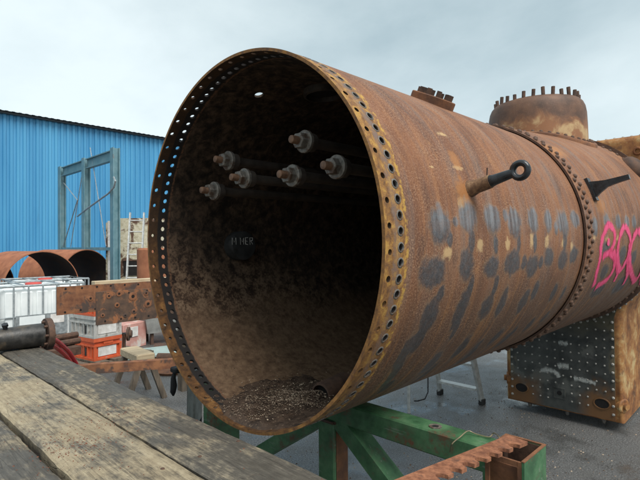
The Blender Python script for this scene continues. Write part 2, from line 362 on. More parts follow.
# ------------------------------------------------------------------ mesh helpers
class MB:
    def __init__(s): s.v = []; s.f = []; s.mi = []; s.cur = 0
    def add(s, vs_, fs):
        o = len(s.v); s.v += [tuple(q) for q in vs_]
        for f in fs: s.f.append(tuple(i+o for i in f)); s.mi.append(s.cur)
        return s
    def box(s, a, b, bev=0.0):
        (x0, y0, z0), (x1, y1, z1) = a, b
        if bev <= 0:
            s.add([(x0, y0, z0), (x1, y0, z0), (x1, y1, z0), (x0, y1, z0), (x0, y0, z1), (x1, y0, z1), (x1, y1, z1), (x0, y1, z1)],
                  [(0, 3, 2, 1), (4, 5, 6, 7), (0, 1, 5, 4), (1, 2, 6, 5), (2, 3, 7, 6), (3, 0, 4, 7)])
        else:
            e = bev; vs_ = []
            def rect(i, z): return [(x0+i, y0+e, z), (x0+e, y0+i, z), (x1-e, y0+i, z), (x1-i, y0+e, z), (x1-i, y1-e, z), (x1-e, y1-i, z), (x0+e, y1-i, z), (x0+i, y1-e, z)]
            for i, z in ((e*.99, z0), (0, z0+e), (0, z1-e), (e*.99, z1)): vs_ += rect(i, z)
            fs = [tuple(range(7, -1, -1)), tuple(range(24, 32))]
            for k in range(3):
                for j in range(8): fs.append((k*8+j, k*8+(j+1) % 8, k*8+8+(j+1) % 8, k*8+8+j))
            s.add(vs_, fs)
        return s
    def tube(s, pts, r, n=10, cap=True, sq=0.0):
        pts = [Vector(p) for p in pts]; rs = r if isinstance(r, (list, tuple)) else [r]*len(pts)
        vs_ = []; prev = None
        for i, p in enumerate(pts):
            t = (pts[min(i+1, len(pts)-1)]-pts[max(i-1, 0)]).normalized()
            if prev is None:
                a = Vector((0, 0, 1)) if abs(t.z) < .9 else Vector((1, 0, 0))
                u = t.cross(a).normalized()
            else:
                u = (prev-t*prev.dot(t)).normalized()
            prev = u; w_ = t.cross(u)
            for k in range(n):
                q = 2*PI*k/n + sq
                vs_.append(p+(u*math.cos(q)+w_*math.sin(q))*rs[i])
        fs = []
        for i in range(len(pts)-1):
            for k in range(n): fs.append((i*n+k, i*n+(k+1) % n, (i+1)*n+(k+1) % n, (i+1)*n+k))
        if cap: fs += [tuple(range(n-1, -1, -1)), tuple((len(pts)-1)*n+k for k in range(n))]
        return s.add(vs_, fs)
    def beam(s, a, b, wd, hg, upv=(0, 0, 1)):
        a = Vector(a); b = Vector(b); t = (b-a).normalized(); u = Vector(upv).cross(t).normalized(); v = t.cross(u)
        vs_ = [p+u*(sx*wd/2)+v*(sz*hg/2) for p in (a, b) for sx, sz in ((-1, -1), (1, -1), (1, 1), (-1, 1))]
        return s.add(vs_, [(3, 2, 1, 0), (4, 5, 6, 7), (0, 1, 5, 4), (1, 2, 6, 5), (2, 3, 7, 6), (3, 0, 4, 7)])
    def lathe(s, prof, n=24, mat=None, close=False):
        # prof: list of (r, h) ; axis = local z, transformed by mat
        vs_ = []
        for r, h in prof:
            for k in range(n):
                q = 2*PI*k/n; vs_.append(Vector((r*math.cos(q), r*math.sin(q), h)))
        if mat: vs_ = [mat @ v for v in vs_]
        fs = []; m = len(prof)
        for i in range(m-1 + (1 if close else 0)):
            j = (i+1) % m
            for k in range(n): fs.append((i*n+k, i*n+(k+1) % n, j*n+(k+1) % n, j*n+k))
        if not close: fs += [tuple(range(n-1, -1, -1)), tuple((m-1)*n+k for k in range(n))]
        return s.add(vs_, fs)
    def mesh(s, name, mats, smooth=True, ang=35):
        me = bpy.data.meshes.new(name); me.from_pydata(s.v, [], s.f)
        for m in (mats if isinstance(mats, (list, tuple)) else [mats]): me.materials.append(MATS[m])
        me.polygons.foreach_set('material_index', s.mi)
        me.polygons.foreach_set('use_smooth', [smooth]*len(s.f))
        me.update()
        if smooth: me.set_sharp_from_angle(angle=rad(ang))
        return me
    def build(s, name, mats, parent=None, smooth=True, ang=35):
        return link(name, s.mesh(name, mats, smooth, ang), parent)

def link(name, data, parent=None, M=None):
    o = bpy.data.objects.new(name, data); col.objects.link(o)
    if parent: o.parent = parent
    if M is not None: o.matrix_local = M
    return o
def tag(o, label=None, cat=None, group=None, kind=None):
    for k, v in (('label', label), ('category', cat), ('group', group), ('kind', kind)):
        if v: o[k] = v
    return o
def thing(name, label, cat, loc=(0, 0, 0), rz=0, group=None):
    o = link(name, None); o.location = loc; o.rotation_euler = (0, 0, rz)
    return tag(o, label, cat, group)
def frame(o, z, x=None):
    z = Vector(z).normalized(); x = Vector(x or (1, 0, 0)); y = z.cross(x)
    if y.length < 1e-4: x = Vector((0, 1, 0)); y = z.cross(x)
    y.normalize(); x = y.cross(z)
    M = Matrix((x, y, z)).transposed().to_4x4(); M.translation = Vector(o); return M
def rivet_mesh(name, r, h, mat, n=8):
    return MB().lathe([(r, -.004), (r, h*.25), (r*.82, h*.65), (r*.42, h*.95)], n).mesh(name, mat, True, 60)

# ------------------------------------------------------------------ ground
g = MB().add([(-150, -150, 0), (250, -150, 0), (250, 250, 0), (-150, 250, 0)], [(0, 1, 2, 3)]).build('ground', 'asphalt', smooth=False)
tag(g, kind='structure')

# ------------------------------------------------------------------ blue shed
BY, BZ = 19.0, 6.22
shed = thing('blue_shed', 'long blue corrugated metal shed with a dark eaves line behind the yard', 'building', (8, BY, 0))
b = MB(); prof = []; x = -26.0
while x < 34:
    prof += [(x, 0), (x+.07, 0), (x+.095, -.045), (x+.175, -.045)]; x += .2
n = len(prof); b.add([(px, py, z) for z in (0, BZ) for px, py in prof], [(i, i+1, n+i+1, n+i) for i in range(n-1)])
b.build('wall_cladding', 'blue_cladding', shed, False)
b = MB().box((-26, -.16, BZ+.003), (34, .05, BZ+.06))
b.build('eaves_flashing', 'flashing', shed, False)
b = MB(); prof = []; x = -26.0
while x < 34:
    prof += [(x, 0), (x+.08, 0), (x+.1, .012), (x+.18, .012)]; x += .2
n = len(prof)
b.add([(px, yy, BZ+.065+pz+zz) for yy, zz in ((-.28, 0), (9, 1.1)) for px, pz in prof], [(i, i+1, n+i+1, n+i) for i in range(n-1)])
b.build('roof_sheeting', 'roof_sheet', shed, False)
b = MB().box((-26, .06, 0), (-25.8, 18, BZ)).box((33.8, .06, 0), (34, 18, BZ)).box((-25.8, 17.8, 0), (33.8, 18, BZ))
b.build('end_walls', 'blue_cladding', shed, False)
b = MB().box((-26, .06, BZ+.02), (34, 9, BZ+.06)); b.build('ceiling', 'flashing', shed, False)

# ------------------------------------------------------------------ blue steel portal frame
FX = 4.9; posts = [at(62, 168, X=FX), at(86, 158, X=FX), at(115, 147, X=FX)]
FT = sum(p.z for p in posts)/3
fr = thing('steel_portal_frame', 'tall blue-grey steel portal frame of three posts in front of the blue shed', 'steel frame', (FX, posts[2].y, 0))
def hsec(b, p, z0, z1, w_=.2, d_=.17):
    x, y = p
    b.box((x-d_/2, y-w_/2, z0), (x-d_/2+.022, y+w_/2, z1)).box((x+d_/2-.022, y-w_/2, z0), (x+d_/2, y+w_/2, z1)).box((x-d_/2+.0225, y-.01, z0), (x+d_/2-.0225, y+.01, z1))
ys = [p.y-posts[2].y for p in posts]
for y in ys: 
    b = MB(); hsec(b, (0, y), 0, FT); b.box((-.13, y-.13, .0), (.13, y+.13, .02)); b.build('post', 'frame_blue', fr, False)
for y0, y1 in ((ys[0], ys[1]), (ys[1], ys[2])):
    a, c = y0-.105, y1+.105
    b = MB().box((-.06, c, FT-.30), (.06, a, FT-.275)).box((-.06, c, FT-.06), (.06, a, FT-.035)).box((-.008, c, FT-.2745), (.008, a, FT-.0605))
    b.build('top_beam', 'frame_blue', fr, False)
    MB().box((-.05, c, 1.60), (.05, a, 1.68)).build('lower_rail', 'frame_blue', fr, False)
b = MB(); b.tube([(-.05, ys[1]+.5, 2.55), (-.1, ys[1]-.4, 2.72), (-.12, ys[2]+.1, 3.0), (-.14, ys[2]-.28, 3.12), (-.14, ys[2]-.36, 3.25), (-.14, ys[2]-.26, 3.36)], .022, 6)
b.build('bent_rod', 'galv', fr)
b = MB(); b.tube([(0, ys[0]-.15, FT-.5), (0, ys[1]+.65, FT-1.1), (0, ys[0]-.1, 1.7)], .014, 5).tube([(0, ys[1]-.3, FT+.25), (0, ys[2]+.55, 1.7)], .012, 5).tube([(0, ys[1]+.25, FT-.3), (0, ys[1]+1.2, 1.7)], .012, 5)
b.build('hanging_cable', 'galv', fr)

# ------------------------------------------------------------------ rolled steel rings
def ring(center, R, axis_deg, L, label, rz_block):
    t = thing('rolled_steel_ring', label, 'steel ring', (center.x, center.y, 0), rad(axis_deg), 'rolled boiler rings behind the tanks')
    zc = R+rz_block; N = 64; b = MB(); tt = .018
    vs_ = []
    for xx, rr in ((0, R), (L, R), (L, R-tt), (0, R-tt)):
        for k in range(N): q = 2*PI*k/N; vs_.append((xx, rr*math.cos(q), zc+rr*math.sin(q)))
    for i in range(4):
        b.cur = 1 if i == 2 else 0
        j = (i+1) % 4
        b.add([], []); 
        o = 0
        for k in range(N): b.f.append((i*N+k, i*N+(k+1) % N, j*N+(k+1) % N, j*N+k)); b.mi.append(b.cur)
    b.v = vs_
    b.build('shell', ['ring_rust', 'ring_inside'], t)
    if rz_block > 0:
        for xx in (.15, L-.3): MB().box((xx, -.5, 0), (xx+.14, .5, rz_block+.012), .008).build('timber_bearer', 'old_wood', t)
    return t
vb = lambda p: math.degrees(math.atan2(p.y, p.x))
p = at(43, 286, d=9.75); ring(p, .74, vb(p)+24, 1.5, 'rusty rolled steel ring with a wide dark mouth right behind the white tank', .13)
p = at(87, 286, d=11.9); ring(p, .74, vb(p)+40, 1.5, 'rusty rolled steel ring at the foot of the right frame post', .15)
p = at(-22, 286, d=9.6); ring(p, .74, vb(p)+30, 1.4, 'rusty rolled steel ring cut off by the left picture edge', .13)

# ------------------------------------------------------------------ weathered slab and ladder, rust drum
p = at(106, 300, d=12.2)
sb = thing('cream_steel_panel', 'old upright panel with flaking cream paint and a dark opening behind the ladder', 'panel', (p.x, p.y, 0), rad(-30))
b = MB(); outl = [(0, 0), (0, 2.3), (.25, 2.42), (1.9, 2.45), (1.9, 0)]
b.add([(x, y, z) for y in (0, .3) for x, z in outl], [(0, 4, 3, 2, 1), (5, 6, 7, 8, 9)] + [(i, (i+1) % 5, 5+(i+1) % 5, 5+i) for i in range(5)])
b.build('slab', 'flaking_cream', sb, False)
b = MB().box((.05, -.05, 0), (.16, -.002, 2.35)); b.build('edge_angle', 'paper', sb, False)
b = MB().box((.42, -.03, .95), (.85, -.003, 1.32)); b.build('opening', 'hole_dark', sb, False)
MB().box((.40, -.04, 1.325), (.87, -.0035, 1.36)).build('lintel', 'rust_dark', sb, False)
p = at(136, 300, d=11.3)
ld = thing('aluminium_ladder', 'pale aluminium ladder leaning against the flaking cream panel', 'ladder', (p.x, p.y, 0), rad(-40))
b = MB()
for s_ in (-1, 1): MB().beam((s_*.16, -.35, 0), (s_*.16, .12, 2.5), .03, .07).build('rail', 'aluminium', ld, False)
for k in range(9):
    t = (k+.6)/9.3; y = -.35+.47*t; z = 2.5*t
    MB().tube([(-.16, y, z), (.16, y, z)], .016, 6).build('rung', 'aluminium', ld)
p = at(152, 300, d=10.2)
dr = thing('rusty_drum', 'pinkish rust drum standing behind the rusty plates, cut by the barrel edge', 'drum', (p.x, p.y, 0))
MB().lathe([(.3, 0), (.3, 1.62), (.27, 1.66), (.02, 1.66)], 24).build('drum_body', 'ring_rust', dr)
MB().lathe([(.3, .55), (.315, .57), (.3, .59)], 24).build('drum_hoop', 'ring_rust', dr)

# ------------------------------------------------------------------ IBC tanks
def ibc(x, y, label):
    t = thing('liquid_tank', label, 'tank', (x, y, 0), 0, 'white caged liquid tanks')
    b = MB().box((.04, .04, .16), (1.16, .96, 1.07), .05)
    bo = b.build('bottle', 'white_plastic', t)
    b = MB()
    for k in range(5): b.box((.09+k*.215, .012, .22), (.09+k*.215+.16, .039, 1.0), .012)
    b.build('moulded_panel', 'white_plastic', bo)
    MB().lathe([(.12, 1.068), (.12, 1.105), (.1, 1.11)], 20, Matrix.Translation((.6, .5, 0))).build('lid', 'red_plastic', t)
    b = MB(); g_ = .012
    for z in (.17, .62, 1.09):
        b.tube([(0, 0, z), (1.2, 0, z), (1.2, 1, z), (0, 1, z), (0, 0, z)], g_+(.006 if z > 1 else 0), 8)
    for k in range(7):
        xx = k*.2
        b.tube([(xx, -.012, .13), (xx, -.012, 1.09)], .013, 6)
        if 0 < k < 6: b.tube([(xx, 1.01, .13), (xx, 1.01, 1.09)], .011, 6)
    for k in range(6):
        yy = k*.2
        b.tube([(1.212, yy, .13), (1.212, yy, 1.09)], .011, 6).tube([(-.012, yy, .13), (-.012, yy, 1.09)], .011, 6)
    for xx in (.35, .85): b.tube([(xx, 0, 1.1), (xx, 1, 1.1)], .012, 6)
    b.build('cage', 'galv', t)
    b = MB()
    for yy in (0, .43, .86): b.box((0, yy, 0), (1.2, yy+.14, .02))
    for xx in (0, .53, 1.06):
        for yy in (0, .43, .86): b.box((xx, yy, .0205), (xx+.14, yy+.14, .1))
    b.box((0, 0, .1005), (1.2, 1, .128)); b.build('pallet', 'galv', t, False)
    pl = MB().box((.22, -.034, .30), (.95, -.027, .64)).build('sign_plate', 'galv', t, False)
    MB().box((.27, -.038, .36), (.62, -.0345, .62)).build('label_sheet', 'white_plastic', pl, False)
    MB().box((.7, -.038, .48), (.9, -.0345, .62)).build('small_label', 'paper', pl, False)
    return t
ibc(1.76, 8.45, 'white caged liquid tank with a grey label plate at the end of the timber deck')
ibc(.50, 8.50, 'white caged liquid tank cut off by the left picture edge')
ibc(2.25, 9.56, 'white caged liquid tank half hidden behind the nearer labelled tank')

# ------------------------------------------------------------------ crates on pallet
cang = math.atan2(7.42-6.716, 2.36-2.495) - PI/2
base = at(94, 361, z=.15)
pal = thing('wooden_pallet', 'weathered wooden pallet under the stack of crates', 'pallet', (base.x, base.y, 0), cang)
for k in range(5): MB().box((-.25+k*.24, -.1, .115), (-.25+k*.24+.17, .95, .14)).build('board', 'old_wood', pal, False)
for k in range(3): MB().box((-.25, -.1+k*.47, 0), (.88, -.1+k*.47+.1, .1145)).build('bearer', 'old_wood', pal, False)
def crate(z, mat, label, w_=.42, d_=.63, h=.30, paper=True):
    t = thing('plastic_crate', label, 'crate', (base.x, base.y, z), cang, 'stack of plastic crates')
    b = MB(); e = .02
    b.box((e, e, 0), (w_-e, d_-e, .012))
    for (a, c) in (((e, e), (w_-e, e+.012)), ((e, d_-e-.012), (w_-e, d_-e)), ((e, e+.0125), (e+.012, d_-e-.0125)), ((w_-e-.012, e+.0125), (w_-e, d_-e-.0125))):
        b.box((*a, .0125), (*c, h-.01))
    b.build('body', mat, t, False)
    b = MB()
    for z0, z1 in ((h-.05, h), (h-.115, h-.095), (.0, .03)):
        b.box((0, 0, z0), (w_, e+.002, z1)).box((0, d_-e-.002, z0), (w_, d_, z1)).box((0, e+.0025, z0), (e+.002, d_-e-.0025, z1)).box((w_-e-.002, e+.0025, z0), (w_, d_-e-.0025, z1))
    b.build('rim', mat, t, False)
    for k in range(6):
        MB().box((.001, .05+k*.1, .0305), (e-.001, .058+k*.1, h-.1155)).build('rib', mat, t, False)
    for xx in (.002, w_-.04): MB().box((xx, .002, .0305), (xx+.036, e-.001, h-.1155)).build('rib', mat, t, False)
    if paper:
        MB().box((.07, .012, .05), (w_-.08, e-.0015, h-.125)).build('label_sheet', 'paper', t, False)
        MB().box((.012, .21, .05), (e-.0015, .29, h-.14)).build('code_label', 'print_dark', t, False)
    MB().box((w_*.5-.07, -.004, h-.09), (w_*.5+.07, .0005, h-.06)).build('handle', mat, t, False)
    return t
crate(.142, 'orange_plastic', 'orange plastic crate with a torn label, lowest of the stack')
crate(.444, 'grey_plastic', 'off-white plastic crate between two orange ones')
crate(.746, 'orange_plastic', 'orange plastic crate on top, mostly hidden by the rusty plate')

# ------------------------------------------------------------------ small yard things behind the sawhorse
p = at(113, 357, z=.11)
gs = thing('pale_green_sheet', 'pale green flat board on low battens beside the crate stack', 'board', (p.x+.1, p.y-.25, 0), rad(-14))
MB().box((0, 0, .085), (1.25, .6, .11)).build('panel', 'sheet_green', gs, False)
for xx in (.1, 1.0): MB().box((xx, 0, 0), (xx+.1, .6, .0845)).build('batten', 'old_wood', gs, False)
p = at(143, 345, z=.1)
bn = thing('grey_metal_bin', 'grey metal trough on feet behind the sawhorse', 'bin', (p.x+.25, p.y+.35, 0), rad(-12))
b = MB(); b.add([(0, 0, .2), (.9, 0, .2), (.9, .5, .2), (0, .5, .2), (-.06, -.06, .55), (.96, -.06, .55), (.96, .56, .55), (-.06, .56, .55), (-.03, -.03, .55), (.93, -.03, .55), (.93, .53, .55), (-.03, .53, .55), (.02, .02, .23), (.88, .02, .23), (.88, .48, .23), (.02, .48, .23)],
    [(3, 2, 1, 0), (0, 1, 5, 4), (1, 2, 6, 5), (2, 3, 7, 6), (3, 0, 4, 7), (4, 5, 9, 8), (5, 6, 10, 9), (6, 7, 11, 10), (7, 4, 8, 11), (8, 9, 13, 12), (9, 10, 14, 13), (10, 11, 15, 14), (11, 8, 12, 15), (12, 13, 14, 15)])
b.build('trough', 'bin_grey', bn, False)
for xx in (.06, .78):
    for yy in (.04, .4): MB().box((xx, yy, 0), (xx+.05, yy+.05, .1995)).build('leg', 'rust_dark', bn, False)
p = at(131, 344, z=.2)
pk = thing('pink_carton', 'faded pink and white box behind the sawhorse', 'box', (p.x+.1, p.y+.5, 0), rad(20))
MB().box((0, 0, 0), (.5, .4, .42), .01).build('body', 'pink_box', pk); MB().box((.05, -.012, .2), (.3, -.001, .36)).build('label_sheet', 'paper', pk, False)
p = at(124, 334, z=.42)
vl = thing('valve_wheel_stand', 'small rusty flange on a spindle in front of the pink box', 'valve', (p.x, p.y, 0), rad(-35))
MB().tube([(0, 0, 0), (0, 0, .42)], .025, 8).build('stand', 'rust_dark', vl)
MB().lathe([(.1, -.015), (.1, .015), (.06, .02), (.05, .05)], 20, frame((.06, 0, .42), (1, 0, 0))).build('flange', 'rust_dark', vl)
MB().tube([(-.3, 0, .42), (.06, 0, .42)], .022, 8).build('spindle', 'black_steel', vl)

def scrap(name, px, py, rz, label, cat, fn):
    p = at(px, py, z=0); t = thing(name, label, cat, (p.x, p.y, 0), rad(rz)); fn(t)
scrap('angle_iron', 128, 372, 20, 'rusty angle iron offcut on the ground between sawhorse and crates', 'angle iron', lambda t: (MB().box((0, 0, 0), (.7, .07, .008)).build('flat_leg', 'rust', t, False), MB().box((0, 0, .0085), (.7, .008, .075)).build('upright_leg', 'rust', t, False)))
scrap('pipe_offcut', 158, 362, -50, 'short dark pipe offcut on the ground behind the sawhorse', 'pipe', lambda t: MB().lathe([(.055, 0), (.065, 0), (.065, .5), (.055, .5)], 18, frame((0, 0, .065), (1, 0, 0)), True).build('pipe_wall', 'rust_dark', t))
scrap('timber_block', 141, 366, 35, 'weathered timber block on the ground behind the sawhorse', 'timber', lambda t: (MB().box((0, 0, 0), (.4, .15, .1), .008).build('block', 'old_wood', t), MB().box((.05, .02, .1005), (.34, .12, .16), .008).build('upper_block', 'old_wood', t)))
scrap('steel_drum_lid', 172, 372, 0, 'dished rusty lid lying on the ground by the barrel rim', 'lid', lambda t: MB().lathe([(.2, 0), (.22, .03), (.19, .035), (.17, .015), (.01, .03)], 24).build('dished_lid', 'rust', t))
# ------------------------------------------------------------------ rusty plates, rack and plank
rk = thing('plate_rack', 'dark timber rack carrying the rusty plates behind the boiler mouth', 'rack', (2.86, 4.6, 0))
for xx in (0, .55):
    for yy in (0, .45): MB().box((xx, yy, 0), (xx+.1, yy+.1, .84)).build('leg', 'old_wood', rk, False)
for xx in (0, .55): MB().box((xx, -.05, .8405), (xx+.1, .88, .93)).build('cross_bearer', 'old_wood', rk, False)
for xx in (.02, .55): MB().box((xx, .78, .9305), (xx+.07, .86, 1.264)).build('upright', 'old_wood', rk, False)
def plate(x0, x1, y, z0, z1, th, mat, label, rows, bosses, lean=0):
    t = thing('rusty_plate', label, 'steel plate', (x0, y, z0), 0)
    L, Hh = x1-x0, z1-z0; b = MB()
    nx = max(4, int(L/.05)); N = nx
    def edge(k): return .006*mn.noise(Vector((k*.7, y*3, 0)))
    topv = [(L*k/N, Hh+edge(k)) for k in range(N+1)]; botv = [(L*k/N, edge(k+50)) for k in range(N+1)]
    # plate body
    vs_ = [(x, yy, z) for yy in (0, th) for x, z in botv+topv]; m = N+1
    fs = []
    for k in range(N):
        fs.append((k, k+1, m+k+1, m+k)); fs.append((2*m+k+1, 2*m+k, 3*m+k, 3*m+k+1)); fs.append((m+k, m+k+1, 3*m+k+1, 3*m+k)); fs.append((k+1, k, 2*m+k, 2*m+k+1))
    fs += [(0, m, 3*m, 2*m), (N, 2*m+N, 3*m+N, m+N)]
    b.add(vs_, fs); bd = b.build('plate_body', mat, t, False)
    for (hz, pitch, r, mt) in rows:
        k = 0; x = pitch*.55
        while x < L-.03:
            M = frame((x+random.uniform(-.008, .008), -.0015, hz*Hh+random.uniform(-.006, .006)), (0, -1, 0))
            MB().lathe([(r, 0), (r, .001), (.3*r, .0012)], 10, M).build('bolt_hole', mt, t)
            x += pitch
    for (bx, bz, r) in bosses:
        M = frame((bx, .0, bz*Hh), (0, -1, 0))
        o = MB().lathe([(r, -.002), (r*.96, .003), (r*.7, .005), (r*.42, .0045), (r*.4, .001)], 16, M).build('boss', 'plate_rust', t)
        MB().lathe([(r*.36, .0), (r*.36, .003), (.002, .0032)], 10, M).build('bolt_hole', 'hole_dark', o)
    return t
plate(1.62, 3.5, 5.34, .99, 1.278, .016, 'plate_rust', 'long brown rusty plate with bolt holes standing behind the darker plate', [(.93, .155, .011, 'hole_dark'), (.10, .15, .011, 'hole_dark')], [(.33, .5, .03)])
plate(1.79, 3.5, 4.76, .9315, 1.25, .016, 'plate_dark', 'dark pitted steel plate with rusty bosses in front of the brown one', [(.93, .2, .008, 'hole_dark'), (.1, .15, .010, 'hole_dark')],
      [(.06, .28, .022), (.12, .85, .026), (.22, .9, .03), (.2, .55, .028), (.36, .78, .045), (.37, .3, .026), (.52, .5, .04), (.5, .85, .025), (.28, .2, .022)])
MB().box((2.87, 5.34, .9305), (3.5, 5.40, .985)).build('x', 'old_wood').name = 'packing_batten'
tag(bpy.data.objects['packing_batten'], 'short timber batten under the long brown plate', 'batten')
p0 = at(92, 280, Y=5.45)
pw = thing('pale_plank', 'pale sawn timber plank lying above the long brown plate', 'plank', (p0.x, 5.37, 1.266))
MB().box((0, 0, 0), (3.5-p0.x, .1, .045), .004).build('timber', 'pale_wood', pw)

# ------------------------------------------------------------------ sawhorse and rusty trestle rail
sw = thing('sawhorse', 'low timber sawhorse with pale worn top beside the boiler', 'sawhorse', (2.42, 5.22, 0), rad(-4))
MB().box((-.10, -.22, .43), (.10, .30, .52), .012).build('top_beam', 'pale_wood', sw)
for yy in (-.2, .24):
    for s_ in (-1, 1): MB().beam((s_*.06, yy, .4195), (s_*.21, yy, 0), .058, .045, (0, 1, 0)).build('leg', 'old_wood', sw, False)
a = at(60, 371, z=.5); c = at(205, 361, z=.5)
dv = (c-a); ang = math.atan2(dv.y, dv.x); Lr = dv.xy.length
tr = thing('rusty_trestle', 'rusty orange steel rail across the sawhorse legs beyond the deck', 'trestle', (a.x, a.y, 0), ang)
b = MB().box((0, -.03, .455), (Lr, -.018, .545)).box((0, -.0175, .53), (Lr, .05, .545)).build('rail', 'plate_rust', tr, False)
for xx in (.02, Lr-.12):
    for s_ in (-1, 1): MB().beam((xx+.05, .01, .5295), (xx+.05, .01+s_*.2, 0), .05, .012, (1, 0, 0)).build('leg', 'rust_dark', tr, False)

# ------------------------------------------------------------------ timber deck
DZ = 1.01
EX = [1.022, .77, .488, .20, -.09, -.37]
plank_off = [random.uniform(-.006, .004) for _ in range(5)]
def plank_z(i, xx, yy): return DZ+plank_off[i]+.0025*mn.noise(Vector((xx*30+i*9, yy*2.2, 0)))+.004*mn.noise(Vector((xx*3, yy*1.1+i*3, 4)))
dk = thing('timber_deck', 'long worn timber plank bench in the left foreground', 'bench', (.5, 1.2, 0))
worn_bias = [-.05, .05, -.07, .0, -.03]
for i in range(5):
    x1, x0 = EX[i]-.5-.008, EX[i+1]-.5+.008
    nxx, nyy = 14, 130; y0, y1 = -2.6, 2.62+random.uniform(-.02, .02)
    vs_ = []; wv = []
    for j in range(nyy+1):
        yy = y0+(y1-y0)*j/nyy
        for k in range(nxx+1):
            t = k/nxx; e0 = .006*mn.noise(Vector((i*7.1, yy*6, 1)))+.003*mn.noise(Vector((i*7.1, yy*25, 5))); e1 = .006*mn.noise(Vector((i*7.1+3, yy*6, 2)))+.003*mn.noise(Vector((i*7.1+3, yy*25, 8)))
            xx = x0+e0+(x1+e1-x0-e0)*t
            edge = min(t, 1-t)*(x1-x0)
            rz = -.010*max(0, 1-edge/.014)**2
            z = rz+plank_z(i, xx, yy)
            vs_.append((xx, yy, z))
            wy = yy+1.2
            f = worn_bias[i]
            if i == 1: f += .10*math.exp(-((wy-2.1)/.75)**2) + .05*mn.noise(Vector((xx*4, yy*2, 7)))
            if i == 0: f += -.05+.13*math.exp(-((wy-1.9)/.4)**2)*(1-t) - .06*math.exp(-((wy-3.2)/.5)**2)
            wv.append(f)
    nt_ = len(vs_)
    W = nxx+1
    fs = [(j*W+k, j*W+k+1, (j+1)*W+k+1, (j+1)*W+k) for j in range(nyy) for k in range(nxx)]
    # sides and bottom
    ring_ = [k for k in range(W)] + [j*W+nxx for j in range(1, nyy+1)] + [nyy*W+k for k in range(nxx-1, -1, -1)] + [j*W for j in range(nyy-1, 0, -1)]
    for q in ring_: vs_.append((vs_[q][0], vs_[q][1], DZ-.062)); wv.append(-.1)
    m = len(ring_)
    for q in range(m): fs.append((ring_[(q+1) % m], ring_[q], nt_+q, nt_+(q+1) % m))
    fs.append(tuple(nt_+q for q in range(m-1, -1, -1)))
    b = MB().add(vs_, fs); o = b.build('plank', 'deck_wood', dk, True, 50)
    at_ = o.data.attributes.new('worn', 'FLOAT', 'POINT'); at_.data.foreach_set('value', wv)
nmesh = MB().lathe([(.0065, -.002), (.0065, .0012), (.004, .002), (.001, .0022)], 10).mesh('nail_head', 'rust_dark')
for yy in (-1.75, .15, 2.25):
    for i in range(5):
        for t in (.2, .8):
            xx = EX[i+1]-.5+(EX[i]-EX[i+1])*t+random.uniform(-.015, .015); y_ = yy+random.uniform(-.02, .02)
            link('nail_head', nmesh, dk, Matrix.Translation((xx, y_, plank_z(i, xx, y_)+.0005)))
for yy in (-1.8, .1, 2.2):
    MB().box((-.84, yy, DZ-.17), (.5, yy+.1, DZ-.0665)).build('cross_bearer', 'old_wood', dk, False)
    for xx in (-.82, .38): MB().box((xx, yy, 0), (xx+.1, yy+.1, DZ-.1705)).build('leg', 'old_wood', dk, False)
# rust crumbs on the planks
b = MB()
cl = [at(50, 450, z=DZ), at(95, 440, z=DZ), at(110, 415, z=DZ), at(85, 445, z=DZ)]
for k in range(620):
    if k < 430:
        c = random.choice(cl); x, y = c.x+random.gauss(0, .06), c.y+random.gauss(0, .10)
    else: x, y = random.uniform(.1, 1.0), random.uniform(.9, 3.4)
    if any(abs(x-e) < .012 for e in EX): continue
    s_ = random.uniform(.0015, .005)
    ip = next((q for q in range(5) if EX[q+1] < x < EX[q]), 0); zb = plank_z(ip, x-.5, y-1.2)
    an = random.uniform(0, 2*PI)
    vs_ = [(x+s_*math.cos(an+q*2.1)*random.uniform(.6, 1.2), y+s_*math.sin(an+q*2.1)*random.uniform(.6, 1.2), zb-.0004) for q in range(3)]+[(x, y, zb+s_*.55)]
    b.add(vs_, [(0, 1, 3), (1, 2, 3), (2, 0, 3), (2, 1, 0)])
tag(b.build('rust_crumbs', 'crumb', None, False), 'reddish rust crumbs scattered over the pale deck plank', 'rust crumbs', None, 'stuff')

# pipe lying on the deck end
pp = thing('flanged_pipe', 'black flanged pipe lying across the far end of the timber deck', 'pipe', (1.0, 3.66, DZ))
R_ = .074
MB().tube([(-1.3, 0, R_+.002), (-.14, 0, R_+.002), (-.11, 0, R_+.002), (.02, 0, R_+.002)], [R_, R_, R_*1.06, R_*1.06], 24).build('pipe_body', 'pipe_black', pp)
MB().lathe([(.04, -.015), (.105, -.015), (.108, 0), (.105, .022), (.05, .022), (.05, -.01)], 28, frame((.05, 0, R_+.004), (1, 0, 0))).build('flange', 'rust_dark', pp)
MB().tube([(-.2, -.02, R_+.06), (-.205, -.03, R_+.09)], .014, 8).tube([(-.205, -.03, R_+.09), (-.209, -.036, R_+.105)], .02, 6).build('drain_plug', 'black_steel', pp)
b = MB()
for k in range(8):
    q = 2*PI*k/8; c = Vector((.045, .082*math.cos(q), R_+.004+.082*math.sin(q)))
    MB().tube([c+Vector((-.03, 0, 0)), c+Vector((.035, 0, 0))], .009, 6).build('flange_bolt', 'rust_dark', pp)
MB().tube([(-1.3, .09, .1), (-.6, .1, .17), (-.3, .05, .15)], .02, 8).build('side_pipe', 'black_steel', pp)
for k, (x0_, x1_, yy, lb) in enumerate(((-.35, .62, 3.52, 'thin rusty flat bar lying on the deck in front of the black pipe'),)):
    fbp = thing('flat_bar', lb, 'steel bar', (x0_, yy, DZ+.003), rad(2)); MB().box((0, 0, 0), (.42, .04, .008)).build('bar', 'rust_dark', fbp, False)
